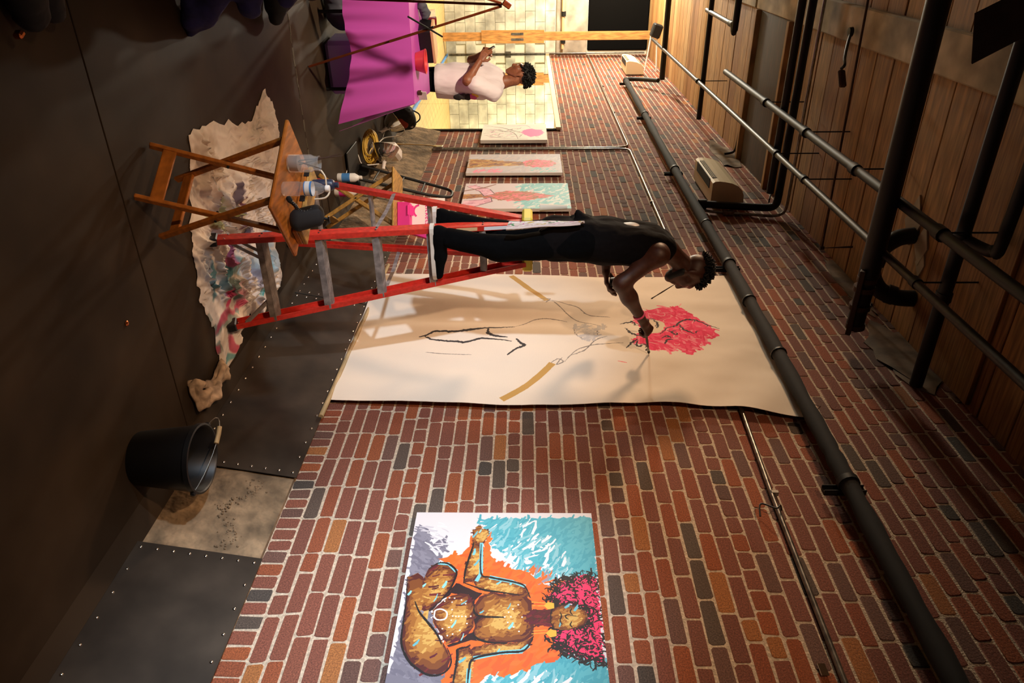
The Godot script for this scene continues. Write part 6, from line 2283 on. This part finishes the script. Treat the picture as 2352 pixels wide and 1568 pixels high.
	flesh(s, [[T0.call(0.72, 0.5, 0.03), T0.call(0.66, 0.55, 0.05), 0.04, 0.035], [T0.call(0.66, 0.55, 0.05), T0.call(0.60, 0.58, 0.03), 0.03, 0.02]], 0.012, 60.0, 0.012, 14.0)
	solo("grey_cloth", s, M.coat_grey, "crumpled grey cloth lying on the pink table", "cloth")
	# stored under the table
	t = thing("storage_bin", "lilac storage bin under the pink table", "bin", Vector3(1.0, 0, -6.44))
	s = Shape.new()
	s.box(Vector3(1.0, 0.14, -6.44), Vector3(0.42, 0.26, 0.34), Basis(Vector3.UP, 0.08), 0.03)
	part("bin_body", s, M.lilac, t)
	s = Shape.new()
	s.box(Vector3(1.0, 0.275, -6.44), Vector3(0.44, 0.03, 0.36), Basis(Vector3.UP, 0.08), 0.01)
	part("lid", s, M.lilac, t)
	s = Shape.new()
	flesh(s, [[Vector3(0.48, 0.1, -6.42), Vector3(0.63, 0.14, -6.50), 0.09, 0.11], [Vector3(0.63, 0.14, -6.50), Vector3(0.60, 0.3, -6.55), 0.1, 0.07], [Vector3(0.6, 0.1, -6.5), Vector3(0.55, 0.3, -6.5), 0.09, 0.06]], 0.014, 45.0, 0.018, 9.0)
	solo("jacket", s, M.coat_grey, "crumpled dark grey jacket heaped under the pink table", "jacket")

func make_easel() -> void:
	var t := thing("easel", "slender reddish wooden tripod easel in front of the pink table", "easel", Vector3(0.5, 0, -5.8))
	var top := Vector3(0.49, 1.50, -5.60)
	for q in [["leg", Vector3(0.915, 0.0, -5.765)], ["leg", Vector3(0.06, 0.0, -5.74)], ["rear_leg", Vector3(0.46, 0.0, -6.0)]]:
		var s := Shape.new()
		var f: Vector3 = q[1]
		s.bar(f + Vector3(0, 0.006, 0), top + (f - top) * 0.02, 0.016, 0.026, Vector3(0, 0, 1), 0.003)
		part(q[0], s, M.cherry, t)
		if q[0] == "leg":
			s = Shape.new()
			s.bar(f.lerp(top, 0.43) + Vector3(0, 0, 0.018), f.lerp(top, 0.64) + Vector3(0, 0, 0.018), 0.018, 0.018, Vector3(0, 0, 1), 0.003)
			part("slider", s, M.cherry, t)
	var s := Shape.new()
	s.bar(top + Vector3(-0.02, -0.02, 0), top + Vector3(0.015, 0.03, 0), 0.04, 0.05, Vector3(0, 0, 1), 0.006)
	part("head", s, M.cherry, t)
	s = Shape.new()
	s.bar(Vector3(0.56, 0.80, -5.62), Vector3(0.70, 1.04, -5.64), 0.012, 0.012, Vector3(0, 0, 1), 0.002)
	s.bar(Vector3(0.66, 0.89, -5.65), Vector3(0.63, 0.98, -5.63), 0.012, 0.012, Vector3(0, 0, 1), 0.002)
	part("canvas_ledge", s, M.black_metal, t)

func make_left_corner() -> void:
	# chair with coats, mostly out of the picture
	var t := thing("folding_chair", "folding chair buried under coats at the edge of the room", "chair", Vector3(0.12, 0, -4.15))
	for q in [[-0.06, -3.95], [0.3, -3.98], [-0.06, -4.4], [0.3, -4.4]]:
		var s := Shape.new()
		s.tube([Vector3(q[0], 0, q[1]), Vector3(q[0], 0.44, q[1] - 0.02)], 0.012, 8)
		part("leg", s, M.black_metal, t)
	var s := Shape.new()
	s.box(Vector3(0.12, 0.45, -4.18), Vector3(0.4, 0.03, 0.42), Basis(), 0.01)
	part("seat", s, M.black_plastic, t)
	s = Shape.new()
	s.box(Vector3(0.12, 0.72, -4.42), Vector3(0.4, 0.28, 0.03), Basis(), 0.01)
	part("backrest", s, M.black_plastic, t)
	s = Shape.new()
	flesh(s, [[Vector3(0.16, 0.07, -3.78), Vector3(0.39, 0.035, -3.76), 0.06, 0.03], [Vector3(0.2, 0.2, -3.82), Vector3(0.37, 0.1, -3.80), 0.09, 0.05], [Vector3(0.15, 0.32, -3.84), Vector3(0.34, 0.3, -3.86), 0.09, 0.05], [Vector3(0.12, 0.5, -3.92), Vector3(0.30, 0.46, -3.95), 0.07, 0.05], [Vector3(0.38, 0.06, -3.77), Vector3(0.445, 0.012, -3.79), 0.03, 0.012]], 0.013, 45.0, 0.016, 7.0)
	solo("blue_coat", s, M.coat_blue, "dark blue coat hanging from the chair seat down to the floor", "coat")
	s = Shape.new()
	flesh(s, [[Vector3(0.05, 0.57, -4.08), Vector3(0.27, 0.55, -4.10), 0.06, 0.05], [Vector3(0.05, 0.56, -4.3), Vector3(0.26, 0.55, -4.3), 0.06, 0.05]], 0.014, 45.0, 0.012, 8.0)
	solo("red_cushion", s, M.coat_red, "dark red cushion lying on the chair", "cushion")
	s = Shape.new()
	flesh(s, [[Vector3(0.1, 0.12, -5.02), Vector3(0.36, 0.1, -5.0), 0.12, 0.09], [Vector3(0.36, 0.1, -5.0), Vector3(0.50, 0.06, -4.98), 0.08, 0.045], [Vector3(0.15, 0.3, -5.05), Vector3(0.34, 0.3, -5.02), 0.12, 0.07]], 0.016, 45.0, 0.016, 7.0)
	solo("duffel_bag", s, M.coat_black, "soft black bag slumped on the floor behind the chair", "bag")
	t = thing("handbag", "black bag with a copper-coloured buckle on the dark floor at the room's edge", "bag", Vector3(0.2, 0, -2.5))
	s = Shape.new()
	flesh(s, [[Vector3(0.0, 0.1, -2.45), Vector3(0.23, 0.06, -2.52), 0.09, 0.055], [Vector3(0.1, 0.07, -2.62), Vector3(0.24, 0.05, -2.66), 0.06, 0.04]], 0.013, 50.0, 0.01, 8.0)
	part("bag_body", s, M.coat_black, t)
	s = Shape.new()
	s.box(Vector3(0.285, 0.055, -2.44), Vector3(0.02, 0.03, 0.03), Basis(Vector3.UP, 0.5), 0.006)
	part("buckle", s, M.copper, t)

func clamp_lamp(c: Vector3, d: Vector3, label: String) -> void:
	var t := thing("clamp_lamp", label, "lamp", c, "clamp lamps by the base")
	var x := d.cross(Vector3.UP).normalized()
	var bs := Basis(x, d, x.cross(d))
	var s := Shape.new()
	var pr := []
	for k in 9:
		var f := k / 8.0
		pr.append(Vector2(0.03 + 0.10 * sqrt(f), 0.15 * f - 0.02))
	for k in 9:
		var f := 1.0 - k / 8.0
		pr.append(Vector2(0.028 + 0.10 * sqrt(f), 0.15 * f - 0.018))
	s.lathe(pr, c, 28, bs)
	part("reflector", s, M.chrome, t, "spun aluminium reflector")
	s = Shape.new()
	s.lathe([Vector2(0, -0.10), Vector2(0.018, -0.095), Vector2(0.02, -0.03), Vector2(0.028, -0.02), Vector2(0, -0.015)], c, 16, bs)
	part("socket", s, M.off_white, t)
	s = Shape.new()
	s.bar(c - d * 0.07 + bs.z * 0.02, c - d * 0.12 + bs.z * 0.06, 0.02, 0.006, d)
	s.bar(c - d * 0.07 + bs.z * 0.02, c - d * 0.12 - bs.z * 0.03 + bs.x * 0.02, 0.02, 0.006, d)
	part("spring_clamp", s, M.chrome, t)

func cord(pts: Array, r: float, m: Material, called: String, label: String, cat := "cord") -> void:
	var s := Shape.new()
	s.tube(smooth_path(pts, 7), r, 7)
	solo(called, s, m, label, cat)

func make_wall_clutter() -> void:
	tray_table(Vector3(1.91, 0, -5.60), Vector3(-0.5, 0, 0.87).normalized(), M.pale_oak, "pale wooden folding tray table by the wall holding a pink box and a sign", 0.62, 0.40, 0.46, true, 0.19)
	var y := 0.6215
	var c := Vector3(1.93, y, -5.58)
	var e1 := Vector3(0.87, 0, 0.5).normalized()
	var rot := Basis(e1, Vector3.UP, e1.cross(Vector3.UP)).orthonormalized()
	var t := thing("ticket_box", "hot pink card box with an open flap on the pale tray table", "box", c)
	var s := Shape.new()
	s.box(c + e1 * 0.09 + Vector3(0, 0.05, 0), Vector3(0.20, 0.098, 0.12), rot, 0.003)
	part("box_body", s, M.magenta, t)
	s = Shape.new()
	s.box(c + e1 * 0.03 + Vector3(0, 0.103, 0.05), Vector3(0.08, 0.003, 0.07), rot * Basis(Vector3.RIGHT, 0.6), 0.001)
	part("flap", s, M.magenta, t)
	# sign card leaning on the box
	t = thing("raffle_sign", "white card sign with pink raffle lettering leaning behind the pink box", "sign", c + Vector3(0, 0.1, 0))
	var sb := rot * Basis(Vector3.RIGHT, -0.12)
	var sc := c + e1 * 0.06 + Vector3(0.0, 0.19, 0.0) + rot.z * -0.085
	s = Shape.new()
	s.box(sc, Vector3(0.26, 0.34, 0.006), sb, 0.001)
	part("card", s, M.white_paper, t)
	for q in [["Raffle", 0.10, 0.02, 0.07], ["tickets", 0.03, 0.03, 0.05]]:
		var tm := TextMesh.new()
		tm.text = q[0]
		tm.font_size = 64
		tm.pixel_size = q[3] / 64.0
		tm.depth = 0.001
		var f := SystemFont.new()
		f.font_names = PackedStringArray(["Droid Sans"])
		f.font_weight = 700
		tm.font = f
		place("lettering", tm, M.magenta, t, Transform3D(sb, sc + sb * Vector3(q[2] - 0.02, q[1], 0.0037)), "hot pink hand lettering")
	s = Shape.new()
	var ar := []
	for k in 12:
		var an := 0.6 + 2.4 * k / 11.0
		ar.append(sc + sb * Vector3(-0.02 + cos(an) * 0.05, -0.05 - sin(an) * 0.05 + 0.02, 0.0038))
	for k in 11:
		s.bar(ar[k], ar[k + 1], 0.016, 0.001, sb.z)
	part("arrow", s, M.magenta, t)
	s = Shape.new()
	s.box(c + e1 * 0.235 + Vector3(0, 0.155, 0.0) + rot.z * -0.03, Vector3(0.03, 0.30, 0.10), rot * Basis(Vector3.BACK, -0.3), 0.003)
	solo("open_box_lid", s, M.magenta, "dark pink box lid standing askew on the pale tray table", "lid")
	# hand truck leaning on the base
	t = thing("hand_truck", "black folding hand truck leaning against the concrete base", "cart", Vector3(2.05, 0, -6.75))
	var r0 := Vector3(2.0, 0.06, -6.52)
	var r1 := Vector3(2.0, 0.06, -6.90)
	var u0 := Vector3(2.19, 0.72, -6.60)
	var u1 := Vector3(2.19, 0.72, -6.90)
	s = Shape.new()
	s.tube([r0, u0] + smooth_path([Vector3(2.22, 0.86, -6.63), Vector3(2.235, 0.92, -6.68), Vector3(2.235, 0.92, -6.82), Vector3(2.22, 0.86, -6.87)], 5) + [u1, r1], 0.014, 10)
	part("frame", s, M.black_metal, t)
	for f in [0.25, 0.6, 0.9]:
		s = Shape.new()
		s.tube([r0.lerp(u0, f), r1.lerp(u1, f)], 0.009, 8)
		part("cross_bar", s, M.black_metal, t)
	s = Shape.new()
	s.box(Vector3(1.90, 0.025, -6.71), Vector3(0.26, 0.012, 0.42), Basis(), 0.003)
	part("toe_plate", s, M.black_metal, t)
	for q in [-6.49, -6.94]:
		s = Shape.new()
		s.lathe([Vector2(0.0, -0.018), Vector2(0.055, -0.018), Vector2(0.062, -0.008), Vector2(0.062, 0.008), Vector2(0.055, 0.018), Vector2(0.0, 0.018)], Vector3(2.05, 0.062, q), 22, Basis(Vector3.RIGHT, PI / 2))
		part("wheel", s, M.black_plastic, t)
	clamp_lamp(Vector3(2.0, 0.24, -7.12), Vector3(-0.85, 0.12, -0.5).normalized(), "silver clamp lamp with its bowl turned to the room, beside the hand truck")
	clamp_lamp(Vector3(1.93, 0.11, -8.15), Vector3(-0.5, 0.75, -0.3).normalized(), "silver clamp lamp lying under a looped white cord, near the black and red bag")
	cord([Vector3(2.02, 0.2, -7.03), Vector3(2.0, 0.06, -6.95), Vector3(1.92, 0.01, -7.0), Vector3(1.86, 0.008, -6.8), Vector3(1.95, 0.008, -6.45)], 0.005, M.white_cord, "lamp_cord", "thin white cord running from the clamp lamp beside the hand truck")
	cord([Vector3(1.95, 0.03, -8.05), Vector3(1.93, 0.2, -8.1), Vector3(1.98, 0.27, -8.25), Vector3(2.06, 0.22, -8.3), Vector3(2.05, 0.06, -8.15), Vector3(2.08, 0.01, -8.0)], 0.006, M.white_cord, "lamp_cord", "looped white cord over the clamp lamp near the bag")
	# white plastic crate lid standing on edge
	t = thing("plastic_tub", "white plastic tub standing on edge against the concrete base", "tub", Vector3(2.1, 0, -7.72))
	s = Shape.new()
	s.box(Vector3(2.09, 0.15, -7.72), Vector3(0.14, 0.29, 0.30), Basis(Vector3.UP, -0.5), 0.03)
	part("tub_body", s, M.off_white, t)
	s = Shape.new()
	s.box(Vector3(2.09, 0.15, -7.72) + Basis(Vector3.UP, -0.5) * Vector3(-0.068, -0.006, 0.0), Vector3(0.012, 0.24, 0.25), Basis(Vector3.UP, -0.5), 0.004)
	part("hollow", s, M.canvas_edge, t)
	# yellow cord, wound in a bundle
	s = Shape.new()
	var rr := RandomNumberGenerator.new()
	rr.seed = 77
	var cp := []
	for k in 170:
		var an := k * 0.52
		var w := 0.07 + 0.02 * sin(k * 0.37)
		cp.append(Vector3(1.90, 0.09, -7.22) + Vector3(0.5, 0, 0.29).normalized() * cos(an) * w * 1.9 + Vector3.UP * (sin(an) * w * 0.85 + 0.005 * sin(k)) + Vector3(-0.5, 0, 0.86) * 0.035 * sin(k * 0.11))
	cp.append_array([Vector3(1.99, 0.05, -7.35), Vector3(2.03, 0.02, -7.7), Vector3(2.08, 0.05, -8.0), Vector3(2.13, 0.2, -8.2), Vector3(2.22, 0.45, -8.5), Vector3(2.27, 0.57, -8.62)])
	s.tube(smooth_path(cp, 2), 0.0065, 6)
	solo("extension_cord", s, M.yellow_cord, "bundled yellow extension cord on the floor, plugged into the wall box", "cord")
	# tool bag
	t = thing("tool_bag", "black bag with a red panel and clips at the end of the concrete base", "bag", Vector3(1.98, 0, -8.75))
	s = Shape.new()
	flesh(s, [[Vector3(1.90, 0.11, -8.72), Vector3(2.04, 0.11, -8.82), 0.11, 0.11], [Vector3(1.92, 0.22, -8.74), Vector3(2.03, 0.24, -8.82), 0.10, 0.09]], 0.014, 50.0, 0.01, 9.0)
	part("bag_body", s, M.coat_black, t)
	s = Shape.new()
	flesh(s, [[Vector3(1.985, 0.16, -8.675), Vector3(2.03, 0.2, -8.70), 0.055, 0.05]], 0.01, 60.0)
	part("red_panel", s, M.bag_red, t)
	for q in [Vector3(1.88, 0.28, -8.70), Vector3(2.06, 0.28, -8.76)]:
		s = Shape.new()
		s.box(q, Vector3(0.05, 0.03, 0.02), Basis(Vector3.UP, -0.6), 0.005)
		part("clip", s, M.off_white, t)
	s = Shape.new()
	s.tube(smooth_path([Vector3(1.88, 0.30, -8.75), Vector3(1.93, 0.37, -8.78), Vector3(2.0, 0.37, -8.81), Vector3(2.05, 0.31, -8.83)], 5), 0.008, 7)
	part("carry_handle", s, M.coat_black, t)
	# bottles by the tray table
	for q in [[Vector3(1.90, 0, -6.20), "label_white", "label_blue", "white bottle with a blue label on the floor by the wall"], [Vector3(1.98, 0, -6.05), "off_white", "magenta", "white bottle with a pink band on the floor by the pale tray table"]]:
		t = thing("floor_bottle", q[3], "bottle", q[0])
		s = Shape.new()
		s.lathe([Vector2(0, 0), Vector2(0.036, 0), Vector2(0.038, 0.006), Vector2(0.038, 0.15), Vector2(0.02, 0.18), Vector2(0.013, 0.19), Vector2(0, 0.19)], q[0], 20)
		part("bottle", s, M[q[1]], t)
		s = Shape.new()
		s.lathe([Vector2(0.0385, 0.04), Vector2(0.0385, 0.11)], q[0], 20)
		part("band", s, M[q[2]], t)
		s = Shape.new()
		s.lathe([Vector2(0.016, 0.185), Vector2(0.016, 0.21), Vector2(0, 0.211)], q[0], 14)
		part("cap", s, M.cap_white, t)

func _ready() -> void:
	rng.seed = 20240611
	make_materials()
	more_materials()
	make_camera()
	make_environment()
	make_lights()
	make_floor()
	make_brick_wall()
	make_wall_patches()
	make_plinth()
	make_back_wall()
	make_ceiling()
	make_paintings()
	make_hanging_canvas()
	make_ladder()
	make_painter()
	make_tray()
	make_cloths()
	make_bucket()
	make_visitor()
	make_pipes()
	make_fittings()
	make_pink_table()
	make_easel()
	make_left_corner()
	make_wall_clutter()
